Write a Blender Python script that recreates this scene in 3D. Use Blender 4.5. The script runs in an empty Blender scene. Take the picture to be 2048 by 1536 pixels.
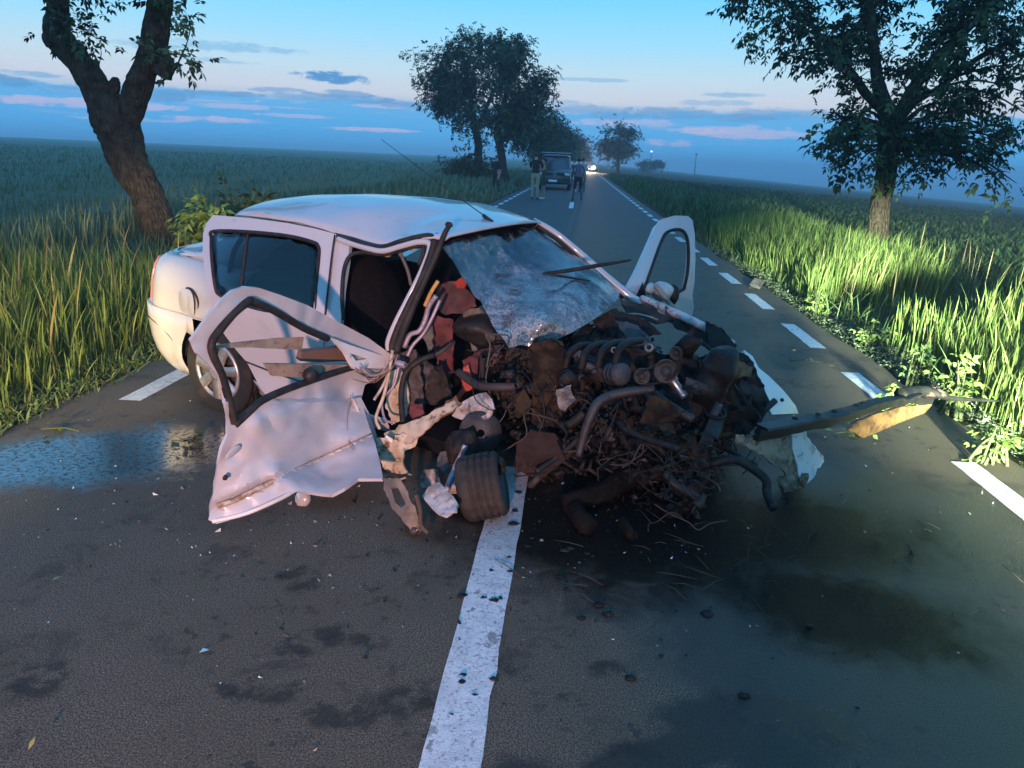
import bpy, math, random
import numpy as np
from mathutils import Vector, Matrix, Euler, noise
from mathutils.geometry import delaunay_2d_cdt

# ------------------------------------------------------------------ camera, sky, lamps, exposure
HAZE = 0.0014
SC = bpy.context.scene
COL = SC.collection
rng = np.random.default_rng(7)
random.seed(7)
FPX, PW, PH = 1500.0, 2048.0, 1536.0
CAMP = np.array([0.0, 0.0, 1.6])
_p, _y, _r = (math.radians(a) for a in (16.705, -4.436, 2.14))
FW = np.array([math.sin(_y) * math.cos(_p), math.cos(_y) * math.cos(_p), -math.sin(_p)])
_rt = np.array([math.cos(_y), -math.sin(_y), 0.0]); _up = np.cross(_rt, FW)
RT = _rt * math.cos(_r) + _up * math.sin(_r)
UP = -_rt * math.sin(_r) + _up * math.cos(_r)

cam_data = bpy.data.cameras.new('camera'); cam = bpy.data.objects.new('camera', cam_data); COL.objects.link(cam)
cam_data.sensor_width = 36.0; cam_data.lens = 36.0 * FPX / PW
cam_data.clip_start = 0.05; cam_data.clip_end = 20000
cam.matrix_world = Matrix((( RT[0], UP[0], -FW[0], CAMP[0]), (RT[1], UP[1], -FW[1], CAMP[1]), (RT[2], UP[2], -FW[2], CAMP[2]), (0, 0, 0, 1)))
SC.camera = cam
SC.view_settings.view_transform = 'Standard'; SC.view_settings.look = 'None'
SC.view_settings.exposure = 0.35; SC.view_settings.gamma = 1.0; SC.view_settings.use_curve_mapping = False
SC.render.engine = 'CYCLES'
SC.cycles.use_denoising = True
SC.cycles.volume_bounces = 1
SC.cycles.max_bounces = 8
SC.cycles.transparent_max_bounces = 16
SC.cycles.sample_clamp_indirect = 4.0
SC.cycles.caustics_reflective = False; SC.cycles.caustics_refractive = False


def lin(r, g=None, b=None):
    if g is None: g = b = r
    f = lambda v: (v / 255.0 / 12.92) if v / 255.0 <= 0.04045 else ((v / 255.0 + 0.055) / 1.055) ** 2.4
    return (f(r), f(g), f(b))


class NT:
    """small wrapper that writes node trees"""
    def __init__(s, tree): s.t = tree; s.n = tree.nodes; s.l = tree.links
    def node(s, typ, **kw):
        n = s.n.new(typ)
        for k, v in kw.items(): setattr(n, k, v)
        return n
    def put(s, sock, v):
        if v is None: return
        if isinstance(v, bpy.types.NodeSocket): s.l.new(v, sock)
        else:
            if sock.type == 'RGBA' and len(v) == 3: v = (*v, 1)
            sock.default_value = v
    def m(s, op, a, b=None, c=None, clamp=False):
        n = s.node('ShaderNodeMath', operation=op, use_clamp=clamp)
        for i, v in enumerate((a, b, c)):
            if v is not None: s.put(n.inputs[i], v)
        return n.outputs[0]
    def ss(s, x, e0, e1, o0=0.0, o1=1.0):
        n = s.node('ShaderNodeMapRange', interpolation_type='SMOOTHSTEP')
        s.put(n.inputs[0], x); s.put(n.inputs[1], e0); s.put(n.inputs[2], e1); s.put(n.inputs[3], o0); s.put(n.inputs[4], o1)
        return n.outputs[0]
    def mix(s, f, a, b, bt='MIX'):
        n = s.node('ShaderNodeMix', data_type='RGBA', blend_type=bt)
        s.put(n.inputs[0], f); s.put(n.inputs[6], a); s.put(n.inputs[7], b)
        return n.outputs[2]
    def noise(s, vec, scale, detail=4, rough=0.55, dist=0.0):
        n = s.node('ShaderNodeTexNoise')
        if vec is not None: s.l.new(vec, n.inputs['Vector'])
        n.inputs['Scale'].default_value = scale; n.inputs['Detail'].default_value = detail
        n.inputs['Roughness'].default_value = rough; n.inputs['Distortion'].default_value = dist
        return n.outputs['Fac']
    def vor(s, vec, scale, feature='F1'):
        n = s.node('ShaderNodeTexVoronoi', feature=feature)
        if vec is not None: s.l.new(vec, n.inputs['Vector'])
        n.inputs['Scale'].default_value = scale
        return n.outputs[0]
    def comb(s, x, y, z=0.0):
        n = s.node('ShaderNodeCombineXYZ'); s.put(n.inputs[0], x); s.put(n.inputs[1], y); s.put(n.inputs[2], z)
        return n.outputs[0]
    def ramp(s, f, stops):
        n = s.node('ShaderNodeValToRGB'); e = n.color_ramp.elements
        while len(e) < len(stops): e.new(0.5)
        for el, (p, c) in zip(e, stops): el.position = p; el.color = (*c, 1)
        s.put(n.inputs[0], f); return n.outputs[0]


def ray(px, py):
    d = FW + RT * (px - PW / 2) / FPX - UP * (py - PH / 2) / FPX
    return d / np.linalg.norm(d)
def gp(px, py, z=0.0):
    d = ray(px, py); return CAMP + d * ((z - CAMP[2]) / d[2])
def at(px, py, y):
    d = ray(px, py); return CAMP + d * (y / d[1])

# ---- dusk sky: procedural gradient with a low cloud bank and small clouds
W = bpy.data.worlds.new('World'); SC.world = W; W.use_nodes = True
w = NT(W.node_tree); w.n.clear()
tc = w.node('ShaderNodeTexCoord'); sp = w.node('ShaderNodeSeparateXYZ'); w.l.new(tc.outputs['Generated'], sp.inputs[0])
el = w.m('ARCSINE', sp.outputs[2]); az = w.m('ARCTAN2', sp.outputs[0], sp.outputs[1])
vA = w.comb(w.m('MULTIPLY', az, 14.0), w.m('MULTIPLY', el, 95.0), 3.1)
vB = w.comb(w.m('MULTIPLY', az, 5.0), w.m('MULTIPLY', el, 110.0), 7.7)
vC = w.comb(w.m('MULTIPLY', az, 46.0), w.m('MULTIPLY', el, 120.0), 1.2)
nA = w.noise(vA, 1.0, 9, 0.68); nB = w.noise(vB, 1.0, 8, 0.66); nC = w.noise(vC, 1.0, 9, 0.7)
grad = w.ramp(w.m('DIVIDE', w.m('ADD', el, 0.1), 1.7, clamp=True), [
    (0.0, lin(52, 120, 185)), (0.1 / 1.7, lin(80, 166, 226)), (0.15 / 1.7, lin(150, 182, 212)), (0.172 / 1.7, lin(204, 208, 218)),
    (0.2 / 1.7, lin(190, 216, 228)), (0.235 / 1.7, lin(156, 214, 242)), (0.28 / 1.7, lin(122, 206, 252)), (0.33 / 1.7, lin(100, 190, 248)),
    (0.6 / 1.7, lin(100, 178, 240)), (1.0, lin(86, 158, 228))])
# cloud bank
top = w.m('ADD', 0.062, w.m('MULTIPLY', w.m('SUBTRACT', nC, 0.5), 0.034))
top = w.m('ADD', top, w.m('MULTIPLY', w.m('SUBTRACT', nA, 0.5), 0.03))
bank = w.ss(w.m('SUBTRACT', el, top), -0.006, 0.002, 1.0, 0.0)
bankcol = w.ramp(w.m('DIVIDE', w.m('ADD', el, 0.02), 0.1, clamp=True), [(0.0, lin(78, 164, 226)), (0.45, lin(84, 170, 230)), (1.0, lin(112, 176, 220))])
pinkm = w.m('MULTIPLY', w.ss(nB, 0.56, 0.66), w.m('MULTIPLY', w.ss(el, 0.022, 0.036), w.ss(el, 0.06, 0.075, 1.0, 0.0)))
bankcol = w.mix(w.m('MULTIPLY', pinkm, 0.55), bankcol, lin(190, 182, 212))
sky = w.mix(bank, grad, bankcol)
def cloud(px, py, rx, ry, colr, k=0.9, tilt=0.0):
    global sky
    d = ray(px, py); a0, e0 = math.atan2(d[0], d[1]), math.asin(d[2])
    da = w.m('SUBTRACT', az, a0); de = w.m('SUBTRACT', w.m('SUBTRACT', el, e0), w.m('MULTIPLY', da, tilt))
    q = w.m('ADD', w.m('POWER', w.m('DIVIDE', da, rx / FPX), 2.0), w.m('POWER', w.m('DIVIDE', de, ry / FPX), 2.0))
    q = w.m('ADD', q, w.m('MULTIPLY', w.m('SUBTRACT', nC, 0.5), 4.2))
    q = w.m('ADD', q, w.m('MULTIPLY', w.m('SUBTRACT', nA, 0.5), 2.6))
    sky = w.mix(w.m('MULTIPLY', w.ss(q, 0.25, 1.1, 1.0, 0.0), k), sky, colr)
DK = lin(92, 150, 200); PK = lin(204, 190, 216); MD = lin(108, 170, 212)
for cd in [(662, 154, 62, 11, lin(78, 140, 196), .95, -.05), (28, 162, 42, 9, DK, .9, -.1), (60, 147, 60, 5, MD, .7), (470, 95, 120, 9, MD, .55),
           (300, 90, 60, 8, MD, .5), (440, 187, 85, 6, DK, .8), (340, 188, 42, 14, DK, .85), (640, 195, 110, 8, DK, .6), (740, 203, 60, 10, DK, .7),
           (150, 206, 190, 8, PK, .7), (430, 240, 90, 6, PK, .75), (740, 259, 90, 4, PK, .8), (460, 212, 80, 5, PK, .5), (760, 212, 60, 5, PK, .6),
           (1180, 160, 80, 4, MD, .5), (1460, 190, 60, 5, MD, .6), (1350, 226, 90, 12, DK, .7), (1560, 228, 110, 12, DK, .6), (1180, 218, 90, 8, DK, .55),
           (1250, 245, 120, 8, PK, .5), (1500, 265, 120, 12, PK, .6), (1330, 285, 60, 8, PK, .55), (1640, 235, 60, 8, MD, .5), (420, 120, 70, 5, MD, .45), (120, 178, 130, 6, DK, .5), (560, 180, 60, 6, DK, .6), (690, 190, 50, 9, DK, .7), (800, 208, 60, 8, DK, .6), (1230, 232, 60, 9, DK, .65), (1420, 205, 90, 6, MD, .5), (1480, 236, 70, 8, DK, .6), (1120, 205, 60, 6, MD, .5), (250, 238, 90, 4, PK, .5), (600, 232, 70, 4, PK, .5), (1400, 262, 70, 5, PK, .5)]:
    cloud(*cd)
bg = w.node('ShaderNodeBackground'); w.put(bg.inputs[0], sky); bg.inputs[1].default_value = 0.95
wo = w.node('ShaderNodeOutputWorld'); w.l.new(bg.outputs[0], wo.inputs[0])

# ---- the headlights of the vehicles standing behind the photographer
def headlamp(name, loc, target, power, color, cone, blend, size=0.06):
    L = bpy.data.lights.new(name, 'SPOT'); L.energy = power; L.color = color; L.spot_size = math.radians(cone); L.spot_blend = blend; L.shadow_soft_size = size
    o = bpy.data.objects.new(name, L); COL.objects.link(o); o.location = loc
    o.rotation_euler = (Vector(target) - Vector(loc)).to_track_quat('-Z', 'Y').to_euler(); return o
headlamp('headlamp', (-2.6, -4.0, 1.2), (-4.2, 5.0, 0.26), 6600, (1.0, 0.76, 0.33), 26, 0.3, .3).scale = (1, .6, 1)
headlamp('headlamp', (-0.3, -4.6, 1.35), (-2.0, 3.6, 0.1), 2800, (1.0, 0.52, 0.42), 43, 0.9, .12)
headlamp('headlamp', (1.0, -9.0, 1.5), (5.3, 6.0, 0.02), 120000, (0.88, 1.0, 0.72), 27, 0.4, .35).scale = (1, .38, 1)
# ------------------------------------------------------------------ tools
def tag(o, label=None, cat=None, group=None, kind=None):
    if label: o['label'] = label
    if cat: o['category'] = cat
    if group: o['group'] = group
    if kind: o['kind'] = kind
    return o
def empty(name, loc, rz=0.0):
    o = bpy.data.objects.new(name, None); COL.objects.link(o); o.location = loc; o.rotation_euler = (0, 0, rz); o.empty_display_size = 0.2
    return o
def obj(name, V, F, mat, parent=None, smooth=True, midx=None):
    me = bpy.data.meshes.new(name); me.from_pydata([tuple(map(float, v)) for v in V], [], [tuple(map(int, f)) for f in F])
    me.validate()
    for m in (mat if isinstance(mat, (list, tuple)) else [mat]): me.materials.append(m)
    if smooth: me.polygons.foreach_set('use_smooth', [True] * len(me.polygons))
    if midx is not None and len(midx) == len(me.polygons): me.polygons.foreach_set('material_index', midx)
    me.update()
    o = bpy.data.objects.new(name, me); COL.objects.link(o)
    if parent: o.parent = parent
    return o
def npobj(name, V, T, mat, var=None, parent=None, smooth=False):
    """triangle mesh straight from numpy arrays"""
    V = np.ascontiguousarray(V, np.float32); T = np.ascontiguousarray(T, np.int32)
    me = bpy.data.meshes.new(name); me.vertices.add(len(V)); me.loops.add(T.size); me.polygons.add(len(T))
    me.vertices.foreach_set('co', V.ravel()); me.loops.foreach_set('vertex_index', T.ravel())
    me.polygons.foreach_set('loop_start', np.arange(0, T.size, 3, dtype=np.int32))
    if smooth: me.polygons.foreach_set('use_smooth', np.ones(len(T), bool))
    if var is not None:
        a = me.attributes.new('var', 'FLOAT', 'POINT'); a.data.foreach_set('value', np.ascontiguousarray(var, np.float32))
    me.materials.append(mat); me.update(calc_edges=True)
    o = bpy.data.objects.new(name, me); COL.objects.link(o)
    if parent: o.parent = parent
    return o


def smoothpath(P, n=6):
    P = [np.asarray(p, float) for p in P]
    if len(P) < 3: return P
    out = []
    for i in range(len(P) - 1):
        p0 = P[max(i - 1, 0)]; p1 = P[i]; p2 = P[i + 1]; p3 = P[min(i + 2, len(P) - 1)]
        for k in range(n):
            t = k / n
            out.append(0.5 * ((2 * p1) + (-p0 + p2) * t + (2 * p0 - 5 * p1 + 4 * p2 - p3) * t * t + (-p0 + 3 * p1 - 3 * p2 + p3) * t ** 3))
    out.append(P[-1]); return out


class MB:
    def __init__(s): s.V = []; s.F = []; s.M = []
    def add(s, V, F, m=0):
        b = len(s.V); s.V += [tuple(v) for v in V]; s.F += [tuple(i + b for i in f) for f in F]; s.M += [m] * len(F); return s
    def box(s, c, size, rot=None, m=0, bev=0.0):
        hx, hy, hz = [a / 2 for a in size]
        b = min(bev, hx * .9, hy * .9, hz * .9)
        if b > 0:
            V = []
            for sx in (-1, 1):
                for sy in (-1, 1):
                    for sz in (-1, 1):
                        V += [(sx * hx, sy * (hy - b), sz * (hz - b)), (sx * (hx - b), sy * hy, sz * (hz - b)), (sx * (hx - b), sy * (hy - b), sz * hz)]
            id_ = lambda sx, sy, sz, k: ((sx > 0) * 4 + (sy > 0) * 2 + (sz > 0)) * 3 + k
            F = []
            for a, (u, v) in ((0, (1, 2)), (1, (0, 2)), (2, (0, 1))):
                for sg in (-1, 1):
                    q = []
                    for du, dv in ((-1, -1), (1, -1), (1, 1), (-1, 1)):
                        t = [0, 0, 0]; t[a] = sg; t[u] = du; t[v] = dv; q.append(id_(*t, a))
                    F.append(q)
            for a in range(3):
                u, v = [i for i in range(3) if i != a]
                for du in (-1, 1):
                    for dv in (-1, 1):
                        t0 = [0, 0, 0]; t0[u] = du; t0[v] = dv; t1 = list(t0); t0[a] = -1; t1[a] = 1
                        F.append([id_(*t0, u), id_(*t1, u), id_(*t1, v), id_(*t0, v)])
            for sx in (-1, 1):
                for sy in (-1, 1):
                    for sz in (-1, 1): F.append([id_(sx, sy, sz, k) for k in range(3)])
        else:
            V = [(x, y, z) for x in (-hx, hx) for y in (-hy, hy) for z in (-hz, hz)]
            F = [(0, 1, 3, 2), (4, 6, 7, 5), (0, 4, 5, 1), (2, 3, 7, 6), (0, 2, 6, 4), (1, 5, 7, 3)]
        R = rot if rot is not None else Matrix.Identity(3)
        c = Vector(c); return s.add([tuple(R @ Vector(v) + c) for v in V], F, m)
    def tube(s, P, r, n=8, m=0, cap=True, jit=0.0):
        P = [np.asarray(p, float) for p in P]; k = len(P)
        rr = [r] * k if np.isscalar(r) else list(np.interp(np.linspace(0, 1, k), np.linspace(0, 1, len(r)), r))
        T = [P[min(i + 1, k - 1)] - P[max(i - 1, 0)] for i in range(k)]; T = [t / (np.linalg.norm(t) + 1e-9) for t in T]
        u = np.cross(T[0], [0.3, 0.2, 1.0]); 
        if np.linalg.norm(u) < .1: u = np.cross(T[0], [1, 0, 0])
        V = []
        for i in range(k):
            u = u - T[i] * (u @ T[i]); u = u / (np.linalg.norm(u) + 1e-9); v = np.cross(T[i], u)
            for j in range(n):
                a = 2 * math.pi * j / n; q = rr[i] * (1 + (random.uniform(-jit, jit) if jit else 0))
                V.append(P[i] + (u * math.cos(a) + v * math.sin(a)) * q)
        F = [(i * n + j, i * n + (j + 1) % n, (i + 1) * n + (j + 1) % n, (i + 1) * n + j) for i in range(k - 1) for j in range(n)]
        if cap: F += [tuple(range(n - 1, -1, -1)), tuple((k - 1) * n + j for j in range(n))]
        return s.add(V, F, m)
    def lathe(s, prof, c, axis, n=24, m=0):
        """prof: (radius, along-axis)"""
        ax = Vector(axis).normalized(); R = ax.to_track_quat('Z', 'Y').to_matrix(); c = Vector(c); k = len(prof)
        V = [tuple(R @ Vector((r * math.cos(2 * math.pi * j / n), r * math.sin(2 * math.pi * j / n), h)) + c) for r, h in prof for j in range(n)]
        F = [(i * n + j, i * n + (j + 1) % n, (i + 1) * n + (j + 1) % n, (i + 1) * n + j) for i in range(k - 1) for j in range(n)]
        return s.add(V, F, m)
    def blob(s, c, r, seed=0, amp=0.3, n=8, m=0, rot=None):
        V = []; F = []
        R = rot if rot is not None else Matrix.Identity(3); c = Vector(c)
        for i in range(n + 1):
            th = math.pi * i / n
            for j in range(2 * n):
                ph = math.pi * j / n; d = Vector((math.sin(th) * math.cos(ph), math.sin(th) * math.sin(ph), math.cos(th)))
                k = 1 + amp * noise.noise(d * 1.7 + Vector((seed * 3.1, seed, -seed)))
                V.append(tuple(R @ Vector((d.x * r[0] * k, d.y * r[1] * k, d.z * r[2] * k)) + c))
        for i in range(n):
            for j in range(2 * n):
                F.append((i * 2 * n + j, i * 2 * n + (j + 1) % (2 * n), (i + 1) * 2 * n + (j + 1) % (2 * n), (i + 1) * 2 * n + j))
        return s.add(V, F, m)
    def build(s, name, mat, parent=None, smooth=True):
        return obj(name, s.V, s.F, mat, parent, smooth, s.M)


def sharpen(o, deg=35):
    me = o.data
    import bmesh
    bm = bmesh.new(); bm.from_mesh(me); a = math.radians(deg)
    for e in bm.edges:
        if len(e.link_faces) == 2 and e.calc_face_angle(0) > a: e.smooth = False
    bm.to_mesh(me); bm.free(); return o


def tps(ctrl_uv, val):
    n = len(val); U = np.asarray(ctrl_uv, float) / 1000.0
    if n == 3:
        A = np.c_[np.ones(3), U]; c = np.linalg.solve(A, val); return lambda q: np.c_[np.ones(len(q)), np.asarray(q, float) / 1000.0] @ c
    d = np.linalg.norm(U[:, None] - U[None], axis=2); K = np.where(d > 0, d ** 2 * np.log(d + 1e-12), 0) + np.eye(n) * 1e-5
    P = np.c_[np.ones(n), U]; A = np.block([[K, P], [P.T, np.zeros((3, 3))]]); c = np.linalg.solve(A, np.r_[val, 0, 0, 0])
    def f(q):
        Q = np.asarray(q, float) / 1000.0; d = np.linalg.norm(Q[:, None] - U[None], axis=2)
        return np.where(d > 0, d ** 2 * np.log(d + 1e-12), 0) @ c[:n] + np.c_[np.ones(len(Q)), Q] @ c[n:]
    return f
def inside(poly, Q):
    P = np.asarray(poly, float); Q = np.asarray(Q, float); r = np.zeros(len(Q), bool); j = len(P) - 1
    for i in range(len(P)):
        xi, yi = P[i]; xj, yj = P[j]
        c = ((yi > Q[:, 1]) != (yj > Q[:, 1])) & (Q[:, 0] < (xj - xi) * (Q[:, 1] - yi) / (yj - yi + 1e-12) + xi); r ^= c; j = i
    return r
def closedsmooth(P, n=3):
    P = [np.asarray(p, float) for p in P]; k = len(P); out = []
    for i in range(k):
        p0, p1, p2, p3 = P[i - 1], P[i], P[(i + 1) % k], P[(i + 2) % k]
        for q in range(n):
            t = q / n; out.append(0.5 * ((2 * p1) + (-p0 + p2) * t + (2 * p0 - 5 * p1 + 4 * p2 - p3) * t * t + (-p0 + 3 * p1 - 3 * p2 + p3) * t ** 3))
    return out


# the wrecked car stands across the right lane; its own frame: X to the nose, Y to its left side, Z up
_a = -0.4032
CX = np.array([math.cos(_a), math.sin(_a), -.0553]); CX /= np.linalg.norm(CX)
CY = np.array([-math.sin(_a), math.cos(_a), .0178]); CY -= CX * (CX @ CY); CY /= np.linalg.norm(CY); CZ = np.cross(CX, CY)
CO = np.array([-1.874, 5.0696, -.0514]); CR = np.stack([CX, CY, CZ], 1)
CML = CR.T @ (CAMP - CO)
def loc(w_): return (np.asarray(w_, float) - CO) @ CR
def wor(l_): return CO + np.asarray(l_, float) @ CR.T
def dist(px, py, ax, v):
    d = ray(px, py)
    if ax == 'g': return (v - CAMP[2]) / d[2]
    if ax == 'd': return v
    if ax == 'Y': return v / d[1]
    k = 'xyz'.index(ax); dl = d @ CR; return (v - CML[k]) / dl[k]
def pt(px, py, ax, v): return CAMP + ray(px, py) * dist(px, py, ax, v)
def lp(px, py, ax, v): return loc(pt(px, py, ax, v))

def sheet(outline, ctrl, holes=(), step=14, th=0.004, disp=None, sm=0, world=False, dent=0.0, dsc=6.0, seed=0.0):
    """traced panel: outline in photo pixels, true depth from control points; returns car-frame verts and faces with real thickness"""
    loops = [outline] + list(holes); pv = []; pe = []
    loops = [closedsmooth(l, sm) if sm else [np.asarray(p, float) for p in l] for l in loops]
    dense = []
    for l in loops:
        b = len(pv); q = []
        for i in range(len(l)):
            a_, b_ = l[i], l[(i + 1) % len(l)]; n = max(1, int(np.linalg.norm(b_ - a_) / step))
            q += [a_ + (b_ - a_) * k / n for k in range(n)]
        dense.append(q); pv += q; pe += [(b + i, b + (i + 1) % len(q)) for i in range(len(q))]
    O = np.array(dense[0]); x0, y0 = O.min(0); x1, y1 = O.max(0)
    r_ = np.random.default_rng(int(abs(x0 * 7 + y0)))
    gx, gy = np.meshgrid(np.arange(x0, x1, step), np.arange(y0, y1, step)); G = np.c_[gx.ravel(), gy.ravel()] + r_.uniform(-.25, .25, (gx.size, 2)) * step
    ins = inside(O, G)
    for h in dense[1:]: ins &= ~inside(h, G)
    allb = np.array(pv); G = G[ins]
    if len(G):
        dm = np.min(np.linalg.norm(G[:, None] - allb[None], axis=2), axis=1); G = G[dm > step * .5]; pv = pv + list(G)
    res = delaunay_2d_cdt([Vector((p[0], p[1])) for p in pv], pe, [], 0, 1e-4)
    Q = np.array([(v.x, v.y) for v in res[0]]); T = [tuple(f) for f in res[2]]
    cen = np.array([Q[list(f)].mean(0) for f in T]); ok = inside(O, cen)
    for h in dense[1:]: ok &= ~inside(h, cen)
    T = [f for f, k in zip(T, ok) if k]
    f = tps([(c[0], c[1]) for c in ctrl], np.array([1.0 / dist(*c) for c in ctrl]))
    t = 1.0 / f(Q)
    D = FW[None] + RT[None] * ((Q[:, :1] - PW / 2) / FPX) - UP[None] * ((Q[:, 1:] - PH / 2) / FPX); D /= np.linalg.norm(D, axis=1)[:, None]
    if disp is not None: t = t + np.array([disp(q[0], q[1]) for q in Q])
    Pw = CAMP + D * t[:, None]
    if dent: 
        sv = Vector((seed, seed, seed))
        t = t + np.array([dent * (noise.noise(Vector(p) * dsc + sv) * .6 + (.35 - abs(noise.noise(Vector(p) * dsc * 1.6 - sv))) * .9) for p in Pw]); Pw = CAMP + D * t[:, None]
    P = Pw if world else loc(Pw)
    Dl = D if world else D @ CR
    # normals facing the viewer side
    N = np.zeros_like(P); FT = []
    for f_ in T:
        a_, b_, c_ = P[list(f_)]; n = np.cross(b_ - a_, c_ - a_)
        if n @ Dl[f_[0]] > 0: f_ = f_[::-1]; n = -n
        FT.append(f_)
        for i in f_: N[i] += n
    N /= np.linalg.norm(N, axis=1)[:, None] + 1e-12
    n0 = len(P); back = P - N * th
    ed = {}
    for f_ in FT:
        for i in range(len(f_)):
            e = (f_[i], f_[(i + 1) % len(f_)]); ed[e] = 1
    F = list(FT) + [tuple(i + n0 for i in f_[::-1]) for f_ in FT]
    for (i, j) in ed:
        if (j, i) not in ed: F.append((j, i, i + n0, j + n0))
    return np.r_[P, back], F
def panel(name, outline, ctrl, mat, parent, **kw):
    sh_ = kw.pop('sharp', 50); V, F = sheet(outline, ctrl, **kw); return sharpen(obj(name, V, F, mat, parent), sh_)
def pipe(name, pts, r, mat, parent, n=8, sm=6, world=False):
    P = [pt(*p) for p in pts]; P = P if world else [loc(p) for p in P]
    return MB().tube(smoothpath(P, sm), r, n).build(name, mat, parent)


# ------------------------------------------------------------------ materials
MATS = {}
def mat(name, col, rough=0.6, metal=0.0, col2=None, sc=6.0, amt=(0.4, 0.65), bump=0.0, bsc=40.0, coat=0.0, dirt=None, dsc=5.0, damt=(0.5, 0.7), rough2=None, emit=None, estr=0.0, spec=0.5, attr=None, trans=0.0, alpha=1.0):
    if name in MATS: return MATS[name]
    m = bpy.data.materials.new(name); m.use_nodes = True; t = NT(m.node_tree); b = t.n['Principled BSDF']
    co = t.node('ShaderNodeTexCoord').outputs['Object']
    c = col; r = rough
    if attr is not None:
        at_ = t.node('ShaderNodeAttribute'); at_.attribute_name = 'var'; c = t.ramp(at_.outputs['Fac'], attr)
    elif col2 is not None:
        f = t.ss(t.noise(co, sc, 6, 0.65), amt[0], amt[1]); c = t.mix(f, col, col2)
        if rough2 is not None: r = t.m('ADD', rough, t.m('MULTIPLY', f, rough2 - rough))
    if dirt is not None:
        f = t.ss(t.noise(co, dsc, 8, 0.7, 0.6), damt[0], damt[1]); c = t.mix(f, c, dirt)
        r = t.m('ADD', r, t.m('MULTIPLY', f, 0.3), clamp=True)
    t.put(b.inputs['Base Color'], c); t.put(b.inputs['Roughness'], r); b.inputs['Metallic'].default_value = metal
    b.inputs['Coat Weight'].default_value = coat; b.inputs['Coat Roughness'].default_value = 0.06; b.inputs['Specular IOR Level'].default_value = spec
    b.inputs['Transmission Weight'].default_value = trans; b.inputs['Alpha'].default_value = alpha
    if bump:
        bn = t.node('ShaderNodeBump'); bn.inputs['Strength'].default_value = bump; bn.inputs['Distance'].default_value = 0.02
        t.l.new(t.noise(co, bsc, 6, 0.7), bn.inputs['Height']); t.l.new(bn.outputs[0], b.inputs['Normal'])
    if emit is not None:
        b.inputs['Emission Color'].default_value = (*emit, 1); b.inputs['Emission Strength'].default_value = estr
    MATS[name] = m; return m
# ------------------------------------------------------------------ ground
LX, CXL, RX = -2.84, -0.26, 2.32          # edge line, centre line, edge line
def gz(x, y):
    x = np.asarray(x, float); y = np.asarray(y, float)
    L = np.clip(-x - 3.2, 0, None); R = np.clip(x - 2.75, 0, None)
    z = -0.03 + 0 * x
    z = z - 0.05 * np.clip(L / 0.5, 0, 1) + 0.008 * np.clip(L - 4, 0, 420)
    z = z - 0.03 * np.clip(R / 0.4, 0, 1) - 0.06 * np.clip(R - 1.2, 0, 480)
    far = np.clip((R - 700) / 2600, 0, 1); far = far * far * (3 - 2 * far)
    return z + far * (22 + 9 * np.sin(x * .0011 + y * .0017) + 6 * np.sin(x * .0031 - y * .0013 + 1))
def axis_lines(lim, d0, g):
    v = [0.0]; d = d0
    while v[-1] < lim: v.append(v[-1] + d); d *= g
    return v
xs = sorted(set([-a for a in axis_lines(7000, .35, 1.09)] + axis_lines(7000, .35, 1.09)))
ys = [-a for a in axis_lines(120, 1.0, 1.3)][::-1] + axis_lines(9000, .6, 1.09)[1:]
XX, YY = np.meshgrid(xs, ys); ZZ = gz(XX, YY); nx, ny = len(xs), len(ys)
V = np.c_[XX.ravel(), YY.ravel(), ZZ.ravel()]
i0 = (np.arange(ny - 1)[:, None] * nx + np.arange(nx - 1)[None]).ravel()
T = np.r_[np.c_[i0, i0 + 1, i0 + nx + 1], np.c_[i0, i0 + nx + 1, i0 + nx]]
gm = bpy.data.materials.new('ground'); gm.use_nodes = True; t = NT(gm.node_tree); b = t.n['Principled BSDF']
geo = t.node('ShaderNodeNewGeometry'); s3 = t.node('ShaderNodeSeparateXYZ'); t.l.new(geo.outputs['Position'], s3.inputs[0])
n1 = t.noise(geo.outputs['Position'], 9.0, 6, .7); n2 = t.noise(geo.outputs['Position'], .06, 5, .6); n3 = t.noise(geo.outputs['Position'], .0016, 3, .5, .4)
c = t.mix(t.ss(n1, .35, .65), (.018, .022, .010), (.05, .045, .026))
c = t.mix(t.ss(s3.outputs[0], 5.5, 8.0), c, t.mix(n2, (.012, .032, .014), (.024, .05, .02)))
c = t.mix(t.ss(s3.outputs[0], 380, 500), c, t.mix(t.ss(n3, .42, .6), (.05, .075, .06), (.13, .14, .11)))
c = t.mix(t.ss(s3.outputs[0], -8.0, -6.0, 1, 0), c, (.045, .075, .035))
t.put(b.inputs['Base Color'], c); b.inputs['Roughness'].default_value = .95; b.inputs['Specular IOR Level'].default_value = .1
tag(npobj('ground', V, T, gm, smooth=True), kind='structure')

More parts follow.
